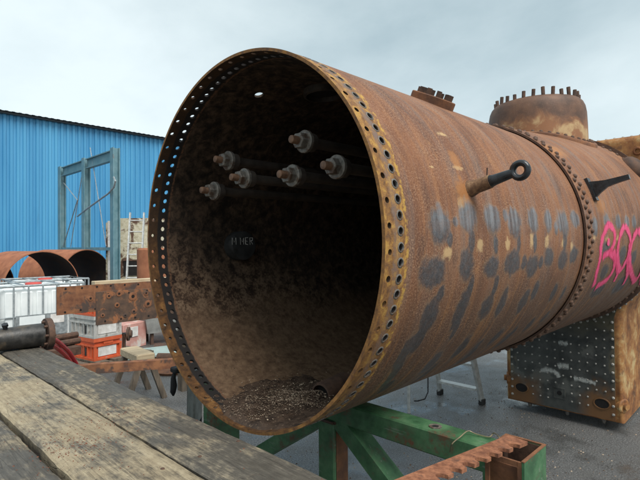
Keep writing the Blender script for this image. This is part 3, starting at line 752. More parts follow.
# red hoses
h0 = at(49, 338, d=3.9); hm = at(62, 347, d=4.3); h1 = at(73, 358, d=4.7)
for k, (dx, dy, lb) in enumerate(((0, 0, 'upper red rubber hose hanging down behind the pipe flange'), (-.035, -.03, 'lower red rubber hose hanging down behind the pipe flange'))):
    o = Vector((dx, dy, -.028*k))
    pts = [h0+o+Vector((-.5, .0, .05)), h0+o+Vector((-.2, 0, .04)), h0+o, hm+o+Vector((0, 0, .015)), h1+o, h1+o+Vector((.18, .25, -.32)), Vector((h1.x+.15+dx, h1.y+.5+dy, .03))]
    # resample smooth
    sm = []
    for i in range(len(pts)-1):
        q0, q1, q2, q3 = pts[max(i-1, 0)], pts[i], pts[i+1], pts[min(i+2, len(pts)-1)]
        for u in np.linspace(0, 1, 8, endpoint=False):
            sm.append(.5*((2*q1)+(q2-q0)*u+(2*q0-5*q1+4*q2-q3)*u*u+(3*q1-q0-3*q2+q3)*u**3))
    t = MB().tube(sm, .019, 10).build('red_hose', 'red_hose'); tag(t, lb, 'hose', 'red hoses by the pipe')
tb = at(52, 347, d=4.6)
st = thing('scrap_stand', 'dark iron scrap frame behind the flanged pipe', 'scrap', (tb.x-.2, tb.y, 0), rad(10))
MB().box((-.35, -.1, .62), (.45, .25, .70)).build('top_plate', 'rust_dark', st, False)
for xx in (-.3, .35): MB().box((xx, .02, 0), (xx+.06, .1, .6195)).build('leg', 'rust_dark', st, False)
for k, (yy, zz) in enumerate(((-.02, .735), (.06, .735), (.02, .79))): MB().tube([(-.5, yy, zz), (.5, yy+.05, zz)], .032, 10).build('bar', 'rust_dark', st)

# ================================================================== BOILER
BX, BYc, BZc, SL = 1.136, 1.595, H+.018, .0125
boiler = thing('locomotive_boiler', 'huge rusty riveted locomotive boiler lying open-ended towards the camera', 'boiler', (BX, BYc, BZc))
boiler.rotation_euler = (0, -math.atan(SL), 0)
Rb, TH = .75, .0115
R2 = .768
def bp(d, th, r):      # boiler coordinates: distance from mouth, angle (0 = side toward the deck's near end, 90 = top), radius
    q = rad(th); return Vector((d, -r*math.cos(q), r*math.sin(q)))
Mb = Matrix.Translation((BX, BYc, BZc)) @ Matrix.Rotation(-math.atan(SL), 4, 'Y'); Mi = Mb.inverted()
def cyl_hit(x, y, R=Rb):
    o = Mi @ Vector((0, 0, H)); v = (Mi.to_3x3() @ ray(x, y))
    A = v.y**2+v.z**2; B = 2*(o.y*v.y+o.z*v.z); C = o.y**2+o.z**2-R*R; D = B*B-4*A*C
    if D < 0: D = 0
    t = (-B-math.sqrt(D))/(2*A); p = o+v*t
    return p.x, math.degrees(math.atan2(p.z, -p.y))
SEAM, CONE = 1.885, .072
def ct(d): return max(0., (d-SEAM)/1.855)*CONE         # the rear course grows upward toward the firebox
def bpc(d, th, r): q = bp(d, th, r+ct(d)); q.z += ct(d); return q
def cone_hit(x, y, lift=0.0):
    o = Mi @ Vector((0, 0, H)); v = (Mi.to_3x3() @ ray(x, y)); k = 0.0
    for _ in range(12):
        oz = o.z-k; R = R2+k+lift
        A = v.y**2+v.z**2; B = 2*(o.y*v.y+oz*v.z); C = o.y**2+oz**2-R*R; D = max(0, B*B-4*A*C)
        p = o+v*((-B-math.sqrt(D))/(2*A)); k = ct(p.x)
    return p.x, math.degrees(math.atan2(p.z-k, -p.y))
def inner_hit(x, y, R=Rb-TH):
    o = Mi @ Vector((0, 0, H)); v = (Mi.to_3x3() @ ray(x, y))
    A = v.y**2+v.z**2; B = 2*(o.y*v.y+o.z*v.z); C = o.y**2+o.z**2-R*R
    t = (-B+math.sqrt(max(0, B*B-4*A*C)))/(2*A); p = o+v*t
    return p.x, math.degrees(math.atan2(p.z, -p.y))

# stain fields: ellipses measured in the photograph, turned into barrel coordinates
def ell(x, y, hw, hh, R=Rb):
    if R == R2:
        d, t = cone_hit(x, y); d1, _ = cone_hit(x+hw, y); d0, _ = cone_hit(x-hw, y); _, t1 = cone_hit(x, y-hh); _, t0 = cone_hit(x, y+hh); return d, t, abs(d1-d0)/2, abs(t1-t0)/2
    d, t = cyl_hit(x, y, R); d1, _ = cyl_hit(x+hw, y, R); d0, _ = cyl_hit(x-hw, y, R); _, t1 = cyl_hit(x, y-hh, R); _, t0 = cyl_hit(x, y+hh, R)
    return d, t, abs(d1-d0)/2, abs(t1-t0)/2
greys = [ell(*e) for e in [(440, 225, 11, 21), (468, 216, 9, 17), (493, 220, 9, 15), (515, 223, 7, 16), (533, 220, 5.5, 14), (548, 220, 4.5, 11), (563, 223, 6, 14), (575, 219, 4.5, 9),
    (433, 273, 14, 18), (467, 265, 8, 17), (492, 267, 8, 12), (513, 263, 8, 14), (532, 266, 7, 12), (549, 257, 5, 11), (563, 260, 5.5, 11), (574, 255, 4.5, 9),
    (472, 242, 3.5, 16), (450, 240, 3, 9), (496, 243, 2.5, 13), (519, 244, 2, 10), (535, 243, 2, 12), (565, 241, 2, 9), (470, 290, 3, 16), (495, 287, 2.5, 12), (440, 295, 4, 10), (455, 222, 3, 6), (505, 216, 2.5, 7), (524, 262, 2.5, 9), (541, 262, 2.5, 7), (556, 228, 2, 7)]]
def low(x, y, a, bth): d, t = cyl_hit(x, y); return d, t, a, bth*.8
greys += [low(430, 316, .055, 8), low(420, 336, .04, 9), low(405, 352, .035, 9), low(394, 374, .03, 9), low(385, 388, .03, 6), low(460, 312, .05, 9), low(455, 330, .025, 6), low(486, 307, .055, 7), low(502, 303, .045, 8), low(523, 302, .055, 7), low(535, 291, .04, 6), low(554, 292, .04, 6), low(563, 293, .032, 5),
    low(431, 364, .045, 8), low(461, 348, .045, 8), low(476, 347, .03, 6), low(496, 337, .05, 7), low(511, 334, .035, 6), low(529, 325, .045, 6), low(545, 317, .04, 5), (.62, -50, .03, 8), (.95, -48, .04, 7), (1.3, -45, .05, 7)]
creams = [ell(*e) for e in [(448, 253, 6, 9), (480, 246, 4, 8), (508, 243, 3, 7), (532, 240, 3, 11), (547, 241, 2.2, 10), (563, 243, 2.2, 6), (572, 246, 1.6, 6), (463, 203, 5, 10), (459, 168, 7, 3), (441, 134, 6, 2.5), (432, 167, 3, 1.5), (437, 176, 2, 1.5)]]
oranges = [ell(*e) for e in [(463, 192, 11, 22), (398, 255, 5, 12), (455, 160, 7, 12)]]
greys2 = [ell(*e, R2) for e in [(595, 227, 3.5, 11), (607, 221, 3.5, 8), (618, 222, 3, 8), (627, 222, 2.6, 7), (634, 222, 2.4, 7), (606, 250, 5, 9), (622, 256, 4, 10), (633, 258, 3.5, 9), (604, 272, 4, 8), (598, 290, 6, 6), (620, 285, 6, 8)]]
creams2 = [ell(*e, R2) for e in [(594, 238, 2, 5), (607, 240, 2, 6), (618, 238, 1.6, 5)]]
oranges2 = [ell(*e, R2) for e in [(600, 205, 8, 12), (560, 145, 15, 6)]]
def field(d, t, L):
    out_ = np.full(d.shape, -1.0)
    for (cd, ct, a, bb) in L: out_ = np.maximum(out_, 1-np.sqrt(((d-cd)/a)**2+((t-ct)/bb)**2))
    return out_

NTH = 480
def shell(name, Ro, Ri, cols_, cuts, parent, fields, front=True, back=False, edge='edge_rust', cone=False):
    """open cylinder of given wall; cuts = (i0,i1,j0,j1,d,theta_index,r): round holes in blocks of the grid"""
    W = len(cols_)
    V = []; Fc = []; MI = []; cyv = []
    def ang(j): return 2*PI*(j % NTH)/NTH
    def vert(d, th, r):
        k_ = ct(d) if cone else 0.0
        V.append((d, -(r+k_)*math.cos(th), (r+k_)*math.sin(th)+k_))
        tt = th if th <= PI else th-2*PI
        cyv.append((d, tt*.75, 0)); return len(V)-1
    blocked = set()
    for (i0, i1, j0, j1, d, jt, r) in cuts:
        for i in range(i0, i1):
            for j in range(j0, j1): blocked.add((i, j % NTH))
    ids = []
    for R in (Ro, Ri):
        g_ = {}
        for i, d in enumerate(cols_):
            for j in range(NTH): g_[(i, j)] = vert(d, ang(j), R)
        ids.append(g_)
    for s_, (R, g_) in enumerate(zip((Ro, Ri), ids)):
        for i in range(W-1):
            for j in range(NTH):
                if (i, j) in blocked: continue
                q = (g_[(i, j)], g_[(i, (j+1) % NTH)], g_[(i+1, (j+1) % NTH)], g_[(i+1, j)])
                Fc.append(q if s_ == 0 else q[::-1]); MI.append(s_)
    for (i0, i1, j0, j1, d, jt, r) in cuts:
        loop = [(i0, j) for j in range(j0, j1)] + [(i, j1) for i in range(i0, i1)] + [(i1, j) for j in range(j1, j0, -1)] + [(i, j0) for i in range(i1, i0, -1)]
        m = len(loop); hh = []
        for s_, R in enumerate((Ro, Ri)):
            hid = []
            for (i, j) in loop:
                a = math.atan2((2*PI*(j-jt)/NTH)*Rb, cols_[i]-d)
                hid.append(vert(d+r*math.cos(a), 2*PI*jt/NTH % (2*PI) + r*math.sin(a)/Rb, R))
            hh.append(hid); g_ = ids[s_]
            for q in range(m):
                a_, b_ = loop[q], loop[(q+1) % m]
                f = (g_[(a_[0], a_[1] % NTH)], g_[(b_[0], b_[1] % NTH)], hid[(q+1) % m], hid[q])
                Fc.append(f if s_ == 0 else f[::-1]); MI.append(s_)
        for q in range(m): Fc.append((hh[0][q], hh[0][(q+1) % m], hh[1][(q+1) % m], hh[1][q])); MI.append(1)
    for ok, i in ((front, 0), (back, W-1)):
        if ok:
            for j in range(NTH):
                q = (ids[1][(i, j)], ids[1][(i, (j+1) % NTH)], ids[0][(i, (j+1) % NTH)], ids[0][(i, j)])
                Fc.append(q if i == 0 else q[::-1]); MI.append(2)
    me = bpy.data.meshes.new(name); me.from_pydata(V, [], Fc)
    for m in ('barrel_rust', 'barrel_inside', edge): me.materials.append(MATS[m])
    me.polygons.foreach_set('material_index', MI); me.polygons.foreach_set('use_smooth', [True]*len(Fc)); me.update(); me.set_sharp_from_angle(angle=rad(40))
    ca = np.array(cyv); A = me.attributes.new('cyl', 'FLOAT_VECTOR', 'POINT'); A.data.foreach_set('vector', ca.ravel())
    dd = ca[:, 0]; tt = np.degrees(ca[:, 1]/.75)
    for nm, L in zip(('patch', 'cream', 'orange'), fields):
        A = me.attributes.new(nm, 'FLOAT', 'POINT'); A.data.foreach_set('value', field(dd, tt, L) if L else np.full(len(dd), -1.))
    return link(name, me, parent)

# front course with its two rows of bolt holes
cols1 = [0, .0125, .025, .0375, .05, .062, .074, .086, .098, .110]
nb = len(cols1)
cols1 += list(np.arange(.1225, 1.96, .0125))
cuts = []
for k in range(60): cuts.append((0, 4, k*8, k*8+8, .024+random.uniform(-.002, .002), k*8+4+random.uniform(-.35, .35), .0095*random.uniform(.85, 1.1)))
for k in range(96): cuts.append((4, 9, k*5, k*5+5, .079+random.uniform(-.001, .001), k*5+2.5+random.uniform(-.15, .15), .0112*random.uniform(.95, 1.08)))
def bighole(d, th, r, pad=1.35):
    i = int(np.argmin([abs(c-d) for c in cols1])); hw = max(2, int(r*pad/.0125)+1); jt = th/360*NTH; j = round(jt); hj = max(2, int(r*pad/(2*PI*Rb/NTH))+1)
    return (i-hw, i+hw, j-hj, j+hj, d, jt, r)
hd, ht = inner_hit(259, 95); cuts.append(bighole(hd, ht % 360, .022))
nd_, ntt = inner_hit(322, 397) 
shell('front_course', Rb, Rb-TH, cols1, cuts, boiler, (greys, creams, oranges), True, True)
# countersunk collars round the inner row of holes on the near side
cm = MB().lathe([(.0118, -.001), (.0122, .0016), (.0150, .0018), (.0168, .0006), (.0168, -.004), (.0118, -.004)], 14, None, True).mesh('hole_collar', 'bare_collar', True, 50)
for c in cuts[60:156]:
    th = c[5]/NTH*360
    if th < 110 or th > 262:
        p = bp(c[4], th, Rb); nrm = bp(0, th, 1)
        link('hole_collar', cm, boiler, frame(p, nrm))
# second, larger course lapped over the first
cols2 = list(np.arange(SEAM, 3.80, .0125))
shell('rear_course', R2, R2-.012, cols2, [], boiler, (greys2, creams2, oranges2), True, True, 'rust_dark', True)  # dark rust on the end face paints in the seam's shadow edge
rm = rivet_mesh('seam_rivet', .0155, .014, 'rivet_rust')
for row, off in ((SEAM+.035, 0), (SEAM+.085, .5)):
    for k in range(84):
        th = (k+off)*360/84
        if th < 112 or th > 255: link('seam_rivet', rm, boiler, frame(bpc(row, th+random.uniform(-.3, .3), R2), bp(0, th, 1)))
# back ring seam
b = MB(); N = 120
kk = ct(3.66); Mx = frame((3.655, 0, kk), (1, 0, 0)); b.lathe([(R2+kk+.001, 0), (R2+kk+.03, .002), (R2+kk+.03, .06), (R2+kk+.001, .062)], N, Mx, True); b.build('joint_ring', 'rust_dark', boiler)
for k in range(80):
    th = k*4.5
    if th < 112 or th > 270: link('seam_rivet', rm, boiler, frame(bpc(3.60, th, R2), bp(0, th, 1)))
# tube plate deep inside
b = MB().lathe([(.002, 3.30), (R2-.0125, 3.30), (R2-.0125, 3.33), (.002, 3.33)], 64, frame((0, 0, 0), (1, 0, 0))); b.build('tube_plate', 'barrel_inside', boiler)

# longitudinal stays with washers and nuts
for (px, py) in [(215, 159), (231, 177), (201, 190), (291, 139), (279, 174), (323, 165)]:
    tip = Mi @ at(px, py, X=1.262)
    y, z, x0 = tip.y, tip.z, tip.x
    rod = MB().tube([(x0+.125, y, z), (3.30, y, z)], .0225, 12).build('stay_rod', 'stay_rod', boiler)
    M = frame((x0, y, z), (1, 0, 0))
    MB().lathe([(.012, -.002), (.0155, .0), (.0165, .004), (.0165, .06)], 14, M).build('threaded_end', 'stay_tip', rod)
    MB().lathe([(.017, .034), (.031, .034), (.033, .037), (.033, .066), (.017, .066)], 6, M).build('nut', 'stay_metal', rod, True, 20)
    MB().lathe([(.018, .066), (.042, .066), (.046, .069), (.046, .082), (.042, .085), (.018, .085)], 26, M).build('washer', 'stay_metal', rod)
    MB().lathe([(.018, .085), (.036, .085), (.038, .09), (.038, .118), (.018, .125)], 14, M).build('back_nut', 'stay_rod', rod, True, 30)

# pipe stub on the far inner wall with chalk letters
d_, t_ = inner_hit(236, 246)
Ms = frame(bp(d_, t_, Rb-TH+.01), -bp(0, t_, 1), (1, 0, 0))
sbp = MB().lathe([(.084, 0), (.084, .085), (.082, .090), (.074, .092), (.004, .092)], 36, Ms).build('pipe_stub', 'rubber', boiler)
def ribbon(b, pts, wd, fn, lift=.0015):
    """flat strip following 2D points pts mapped by fn(u,v,lift) -> 3D"""
    P = [Vector((q[0], q[1], 0)) for q in pts]; L, R_ = [], []
    for i, p in enumerate(P):
        t = (P[min(i+1, len(P)-1)]-P[max(i-1, 0)]).normalized(); n_ = Vector((-t.y, t.x, 0))
        ww = wd*(.8+.4*random.random())/2 * (1 if 0 < i < len(P)-1 else .6)
        L.append(p+n_*ww); R_.append(p-n_*ww)
    vs_ = [fn(q.x, q.y, lift) for q in L]+[fn(q.x, q.y, lift) for q in R_]; m = len(P)
    b.add(vs_, [(i, i+1, m+i+1, m+i) for i in range(m-1)])
def soft_ribbon(name, pts, wd, fn, mat, parent, lift=.002):
    P = [Vector((q[0], q[1], 0)) for q in pts]; rows = []; ed = []
    for i, p in enumerate(P):
        t = (P[min(i+1, len(P)-1)]-P[max(i-1, 0)]).normalized(); n_ = Vector((-t.y, t.x, 0)); ww = wd/2*(.85+.3*mn.noise(Vector((i*.6, wd*99, 0))))
        for k in (-1, -.5, 0, .5, 1):
            q = p+n_*ww*k; rows.append(fn(q.x, q.y, lift)); ed.append((1-abs(k))*(1 if 0 < i < len(P)-1 else .25))
    b = MB().add(rows, [(i*5+k, i*5+k+1, i*5+k+6, i*5+k+5) for i in range(len(P)-1) for k in range(4)])
    o = b.build(name, mat, parent, False); A = o.data.attributes.new('edge', 'FLOAT', 'POINT'); A.data.foreach_set('value', ed); return o
def dense(pts, n=6):
    P = [Vector((q[0], q[1], 0)) for q in pts]; o = []
    for i in range(len(P)-1):
        q0, q1, q2, q3 = P[max(i-1, 0)], P[i], P[i+1], P[min(i+2, len(P)-1)]
        for u in np.linspace(0, 1, n, endpoint=False): o.append(.5*((2*q1)+(q2-q0)*u+(2*q0-5*q1+4*q2-q3)*u*u+(3*q1-q0-3*q2+q3)*u**3))
    return [(q.x, q.y) for q in o]+[(P[-1].x, P[-1].y)]
letters = {'M': [[(0, 0), (0, 1), (.35, .4), (.7, 1), (.7, 0)]], 'E': [[(.6, 1), (0, 1), (0, 0), (.6, 0)], [(0, .5), (.5, .5)]], 'R': [[(0, 0), (0, 1), (.55, .9), (.5, .55), (0, .5)], [(.2, .5), (.6, 0)]]}
b = MB(); cx = 0
zf = Ms.to_3x3() @ Vector((0, 0, 1))
# letters chalked on the end of the stub
cpo = Ms @ Vector((0, 0, .0935)); cn = (Ms.to_3x3() @ Vector((0, 0, 1)))
def chalkmap(u, v, l): return cpo + Vector((1, 0, 0))*(u-.085) + Vector((0, 0, 1))*(v+.005) + cn*l
for ch in 'M MER':
    if ch in letters:
        for stc in letters[ch]: ribbon(b, [(cx+p_[0]*.033+random.uniform(-.002, .002), p_[1]*.04+random.uniform(-.003, .003)) for p_ in stc], .004, chalkmap)
    cx += .034 if ch != ' ' else .022
b.build('chalk_letters', 'paper', boiler, False)
# ring round an upper opening inside
d_, t_ = inner_hit(316, 88)
MB().lathe([(.085, -.004), (.098, -.004), (.098, .03), (.085, .034)], 36, frame(bp(d_+.05, t_, Rb-TH+.002), -bp(0, t_, 1)), True).build('inner_ring', 'stay_rod', boiler)
MB().lathe([(.004, .0), (.084, .0), (.084, .004), (.004, .004)], 30, frame(bp(d_+.05, t_, Rb-TH-.004), -bp(0, t_, 1))).build('inner_pad', 'hole_dark', boiler)
# short pipe nozzle lying in the scale on the floor

nz0 = bp(nd_-.01, ntt, Rb-TH-.012); nax = Vector((1, .10, .04)).normalized()
MB().lathe([(.046, .0), (.053, .0), (.056, .006), (.056, .2), (.046, .2)], 26, frame(nz0, nax), True).build('pipe_nozzle', 'rust_dark', boiler)
MB().lathe([(.0455, .03), (.0455, .035), (.001, .035)], 20, frame(nz0, nax)).build('nozzle_bore', 'hole_dark', boiler)
# stud pad on the shoulder
PT = 64
A0, A1 = .855, 1.085
pc = bp((A0+A1)/2, PT, Rb); nrm = bp(0, PT, 1); xax = Vector((1, 0, 0)); yax = nrm.cross(xax)
pad = MB()
prof_ = []
for k in range(32):
    q = 2*PI*k/32; ex = .118*abs(math.cos(q))**.75*math.copysign(1, math.cos(q)); ey = .095*abs(math.sin(q))**.75*math.copysign(1, math.sin(q)); prof_.append((ex, ey))
vs_ = []
for sc_, hh in ((1.0, -.02), (1.0, .030), (.97, .034)):
    vs_ += [pc+xax*(ex*sc_)+yax*(ey*sc_)+nrm*hh for ex, ey in prof_]
fs = [(k, (k+1) % 32, 32+(k+1) % 32, 32+k) for k in range(32)]+[(32+k, 32+(k+1) % 32, 64+(k+1) % 32, 64+k) for k in range(32)]+[tuple(range(64, 96))]
pad.add(vs_, fs); po = pad.build('stud_pad', 'rust', boiler)
for k in range(10):
    q = 2*PI*(k+.5)/10; c = pc+xax*(.093*math.cos(q))+yax*(.07*math.sin(q))
    ln = random.uniform(.024, .034)
    MB().tube([c+nrm*.033, c+nrm*(.033+ln)], .0125, 9).build('stud', 'rust_dark', po)
# faint weld fillet round the pad
# handrail pillar with eye
PD, PTH = cyl_hit(470, 189)
n_ = bp(0, PTH, 1); o_ = bp(PD, PTH, 0)
pil = MB().tube([o_+n_*(Rb-.012), o_+n_*(Rb+.012), o_+n_*(Rb+.03), o_+n_*(Rb+.085)], [.036, .031, .0265, .0255], 18).build('handrail_pillar', 'pillar_socket', boiler)
MB().tube([o_+n_*(Rb+.08), o_+n_*(Rb+.088), o_+n_*(Rb+.10), o_+n_*(Rb+.172)], [.021, .0235, .0205, .0165], 16).build('shank', 'black_steel', pil)
b = MB(); M = frame(o_+n_*(Rb+.197), (1, 0, .0)); M = M @ Matrix.Rotation(rad(0), 4, 'X')
prof_ = [(.0265+.0115*math.cos(2*PI*k/12), .0135*math.sin(2*PI*k/12)) for k in range(12)]
b.lathe(prof_, 28, M, True); b.build('eye', 'black_steel', pil)
MB().tube([o_+n_*(Rb+.07)+Vector((0, 0, .02)), o_+n_*(Rb+.072)+Vector((0, 0, .055))], .003, 5).build('split_pin', 'rust_dark', pil)

# bracket on the rear course
KD, KT = cone_hit(588, 190)
n_ = bp(0, KT, 1); tg = bp(0, KT+90, 1)
c0 = bpc(KD+.05, KT, R2)
b = MB(); b.add([c0+tg*sy*.075+Vector((sx*.028, 0, 0))+n_*hz for hz in (-.01, .014) for sx, sy in ((-1, -1), (1, -1), (1, 1), (-1, 1))], [(3, 2, 1, 0), (4, 5, 6, 7), (0, 1, 5, 4), (1, 2, 6, 5), (2, 3, 7, 6), (3, 0, 4, 7)])
br = b.build('bracket', 'black_steel', boiler, False)
b = MB(); outl = [(.05, .012), (.036, .05), (.022, .09), (.01, .15), (-.002, .215), (-.03, .212), (-.024, .15), (-.022, .09), (-.04, .04), (-.055, .012)]
vs_ = [c0+tg*a_+n_*r_+Vector((sx, 0, 0)) for sx in (-.014, .014) for a_, r_ in outl]; m = len(outl)
b.add(vs_, [tuple(range(m-1, -1, -1)), tuple(range(m, 2*m))]+[(i, (i+1) % m, m+(i+1) % m, m+i) for i in range(m)])
b.build('bracket_arm', 'black_steel', br, False)

# pink sprayed letters
b = MB()
def pinkmap(u, v, l): return bpc(u, math.degrees(v/R2), R2+l)
pk_strokes = [[(609, 223), (604, 233), (601, 245), (600, 258), (597, 271), (593, 287)], [(608, 224), (613, 229), (614.5, 238), (611, 250), (602, 257)], [(609, 252), (614, 258), (613.5, 268), (607, 279), (595, 287)],
    [(613, 250), (616, 262), (617.5, 272), (613, 282)], [(624, 225), (619, 238), (617, 255), (619, 270), (624, 264), (629, 250), (629.5, 236), (624, 225)], [(629, 242), (627, 262), (627, 274), (622, 285)],
    [(637, 230), (632, 240), (629, 256), (630, 270), (634, 281), (638, 276), (643, 260), (644, 240), (637, 230)], [(608, 238), (607, 246)], [(647, 231), (642, 262), (640, 284)]]
for stc in pk_strokes:
    pts = [cone_hit(x, y) for x, y in stc]; pts = [(d, rad(t)*R2) for d, t in pts]
    soft_ribbon('sprayed_stroke', dense(pts), .095, pinkmap, 'pink_paint', boiler, .0015+.0006*pk_strokes.index(stc))

# dome
DD = 3.26
dp = [(.412, .60), (.406, .75), (.401, .95), (.396, 1.06), (.387, 1.11), (.372, 1.145), (.35, 1.168), (.32, 1.178), (.25, 1.182), (.02, 1.182)]
dm = MB().lathe(dp, 72, Matrix.Translation((DD, 0, 0))).build('dome', 'dome_rust', boiler)
for k in range(28):
    q = 2*PI*(k+.3)/28; c = Vector((DD+.335*math.cos(q), .335*math.sin(q), 1.17)); ln = random.uniform(.04, .068)
    MB().tube([c, c+Vector((random.uniform(-.006, .006), random.uniform(-.006, .006), ln))], .0155, 8).build('stud', 'rust_dark', dm)
b = MB(); N = 72; vs_ = []
for r_, lift in ((.40, .001), (.40, .028), (.462, .024), (.468, .018), (.468, .0)):
    for k in range(N):
        q = 2*PI*k/N; y = r_*math.sin(q); kk = ct(DD+r_*math.cos(q)); vs_.append((DD+r_*math.cos(q), y, kk+math.sqrt((R2+kk+lift)**2-y*y)))
b.add(vs_, [(i*N+k, i*N+(k+1) % N, (i+1)*N+(k+1) % N, (i+1)*N+k) for i in range(4) for k in range(N)])
fl = b.build('dome_flange', 'rust', boiler)
for k in range(44):
    q = 2*PI*k/44; y = .432*math.sin(q); kk = ct(DD+.432*math.cos(q)); z = kk+math.sqrt((R2+kk+.025)**2-y*y)
    if y < .25: link('seam_rivet', rm, boiler, frame((DD+.432*math.cos(q), y, z), (0, y, z)))

# firebox
FX0 = 3.742
def fprof(ins=0.0):
    hw, lw, zb, zt, cr_ = .90-ins, .525-ins, -1.665+ins*.4, .878-ins, .16
    P = [(-lw, zb), (lw, zb), (lw, -.72), (lw+.04, -.58), (lw+.17, -.40), (hw-.05, -.22), (hw, -.05), (hw, zt-cr_)]
    P += [(hw-cr_+cr_*math.cos(rad(a)), zt-cr_+cr_*math.sin(rad(a))) for a in (18, 36, 54, 72, 90)]
    P += [(-y, z) for y, z in P[2:][::-1]]
    return P
b = MB(); rows_ = [(FX0+.002, .055), (FX0+.008, .03), (FX0+.028, .008), (FX0+.055, 0), (5.3, 0)]
P0 = fprof(); m = len(P0); vs_ = []
for xx, ins in rows_: vs_ += [(xx, y, z) for y, z in fprof(ins)]
fs = [(i*m+k, i*m+(k+1) % m, (i+1)*m+(k+1) % m, (i+1)*m+k) for i in range(len(rows_)-1) for k in range(m)]+[tuple(range(m-1, -1, -1)), tuple((len(rows_)-1)*m+k for k in range(m))]
fb = b.add(vs_, fs).build('firebox', 'firebox_side', boiler, True, 40)
# dark throat plate
P1 = [(-.468, -1.642), (.468, -1.642), (.468, -.72), (.52, -.55), (.62, -.40), (-.62, -.40), (-.52, -.55), (-.468, -.72)]
b = MB(); m = len(P1); b.add([(xx, y, z) for xx in (FX0-.006, FX0+.0015) for y, z in P1], [tuple(range(m-1, -1, -1)), tuple(range(m, 2*m))]+[(i, (i+1) % m, m+(i+1) % m, m+i) for i in range(m)])
b.build('throat_plate', 'throat_black', fb, False)
b = MB(); prof_ = [(.009, -.004), (.009, .004), (.005, .009)]
yy = np.linspace(-.39, .39, 12); zz = np.arange(-1.55, -.55, .078)
for z in zz:
    for y in yy:
        if abs(y) < .07 and z < -1.45: continue
        if any(math.hypot(y-a_, z+1.51) < .1 for a_ in (-.36, .36)): continue
        b.lathe(prof_, 7, frame((FX0-.006, y+random.uniform(-.003, .003), z+random.uniform(-.003, .003)), (-1, 0, 0)))
tag(b.build('stay_heads', 'pale_head', fb), kind='stuff')
b = MB()
for z in np.arange(-1.59, -.7, .075):
    for y in (-.452, .452): b.lathe([(.013, -.004), (.013, .004), (.007, .012)], 8, frame((FX0-.006, y, z), (-1, 0, 0)))
for th in np.arange(200, 341, 4.2):
    p = bp(FX0-.008, th, R2+.045)
    if p.z < -.42: b.lathe([(.013, -.004), (.013, .004), (.007, .012)], 8, frame(p, (-1, 0, 0)))
for y in np.arange(-.84, .85, .075):
    b.lathe([(.014, -.004), (.014, .004), (.007, .012)], 8, frame((FX0+.09, y*.88, .878), (0, 0, 1)))
tag(b.build('edge_rivets', 'pale_head', fb), kind='stuff')
for y in (-.36, .36):
    M = frame((FX0-.006, y, -1.51), (-1, 0, 0), (0, 1, 0))
    M = M @ Matrix.Diagonal((1.25, .9, 1, 1))
    o = MB().lathe([(.046, -.002), (.058, -.002), (.055, .007), (.048, .007)], 24, M, True).build('mudhole', 'throat_black', fb)
    MB().lathe([(.047, .0), (.047, .002), (.002, .0025)], 20, M).build('mudhole_opening', 'hole_dark', o)
o = MB().lathe([(.062, -.002), (.075, -.002), (.073, .006), (.064, .006)], 4, frame((FX0-.006, 0, -1.49), (-1, 0, 0), (0, .7, .7)), True).build('plug_seat', 'throat_black', fb)
MB().lathe([(.022, 0), (.022, .003), (.002, .0035)], 14, frame((FX0-.006, 0, -1.49), (-1, 0, 0))).build('plug_hole', 'hole_dark', o)
for y, z in ((-.525, -1.51), (.525, -1.45)):
    s_ = math.copysign(1, y); d_ = Vector((-.45, s_, 0)).normalized()
    b = MB().lathe([(.07, -.05), (.065, .012), (.055, .02), (.03, .02), (.028, .045), (.002, .047)], 18, frame((FX0+.05, y-s_*.012, z), d_)); b.build('corner_plug', 'firebox_side', fb)
for y in (-.36, -.05, .3):
    MB().lathe([(.018, -.02), (.018, .025), (.011, .04)], 10, frame((FX0+.05, y, -1.662), (0, 0, -1))).build('bottom_stud', 'bare_collar', fb)
# chalk marks on the throat plate
def tpmap(u, v, l): return Vector((FX0-.008-l, u, v))
for stc, wd in (([(540, 371), (548, 370), (556, 373), (559, 378)], .042), ([(573, 378), (582, 380), (590, 382), (596, 384)], .038), ([(557, 366), (563, 366), (569, 367)], .05), ([(558, 343), (563, 343), (568, 344)], .04)):
    pts = [Mi @ at(x, y, X=BX+FX0) for x, y in stc]; soft_ribbon('chalk_mark', dense([(q.y, q.z) for q in pts], 5), wd*2.0, tpmap, 'chalk', fb)
# round washout plugs on the shoulder and a dark clack flange on the side
MB().lathe([(.02, -.01), (.034, -.01), (.034, .012), (.03, .016), (.02, .016)], 20, frame(Mi @ at(638, 151, X=BX+FX0) + Vector((-.004, 0, 0)), (-1, 0, 0)), True).build('washout_plug', 'rust_orange', fb)
n_ = bp(0, 38, 1)
MB().lathe([(.12, -.05), (.12, .0), (.11, .03), (.085, .055), (.045, .07), (.005, .075)], 24, frame(bpc(3.60, 37, R2), n_)).build('clack_flange', 'rust_dark', boiler)

# rust and scale lying in the mouth
b = MB(); N1, N2 = 40, 30; vs_ = []
dds = np.linspace(.012, .66, N1); tts = np.linspace(-112, -66, N2)
for d in dds:
    for t in tts:
        ctr = -92+6*mn.noise(Vector((d*5, 0, 3))); wd_ = 15-6*max(0, d-.3)
        hgt = .030*math.exp(-((t-ctr)/wd_)**2)*(.35+.65*min(1, d/.06))*(.4+1.1*max(0, mn.noise(Vector((d*9, t*.13, 2)))+.45))
        hgt += .006*mn.noise(Vector((d*45, t*.6, 9)))
        if abs(t-ntt) < 5 and nd_-.05 < d < nd_+.22: hgt *= .4
        edge = min(1, (d-.01)/.03)*min(1, (.67-d)/.08)
        vs_.append(Mb @ bp(d, t, Rb-TH+.006-max(-.02, hgt)*edge))
b.add(vs_, [(i*N2+k, i*N2+k+1, (i+1)*N2+k+1, (i+1)*N2+k) for i in range(N1-1) for k in range(N2-1)])
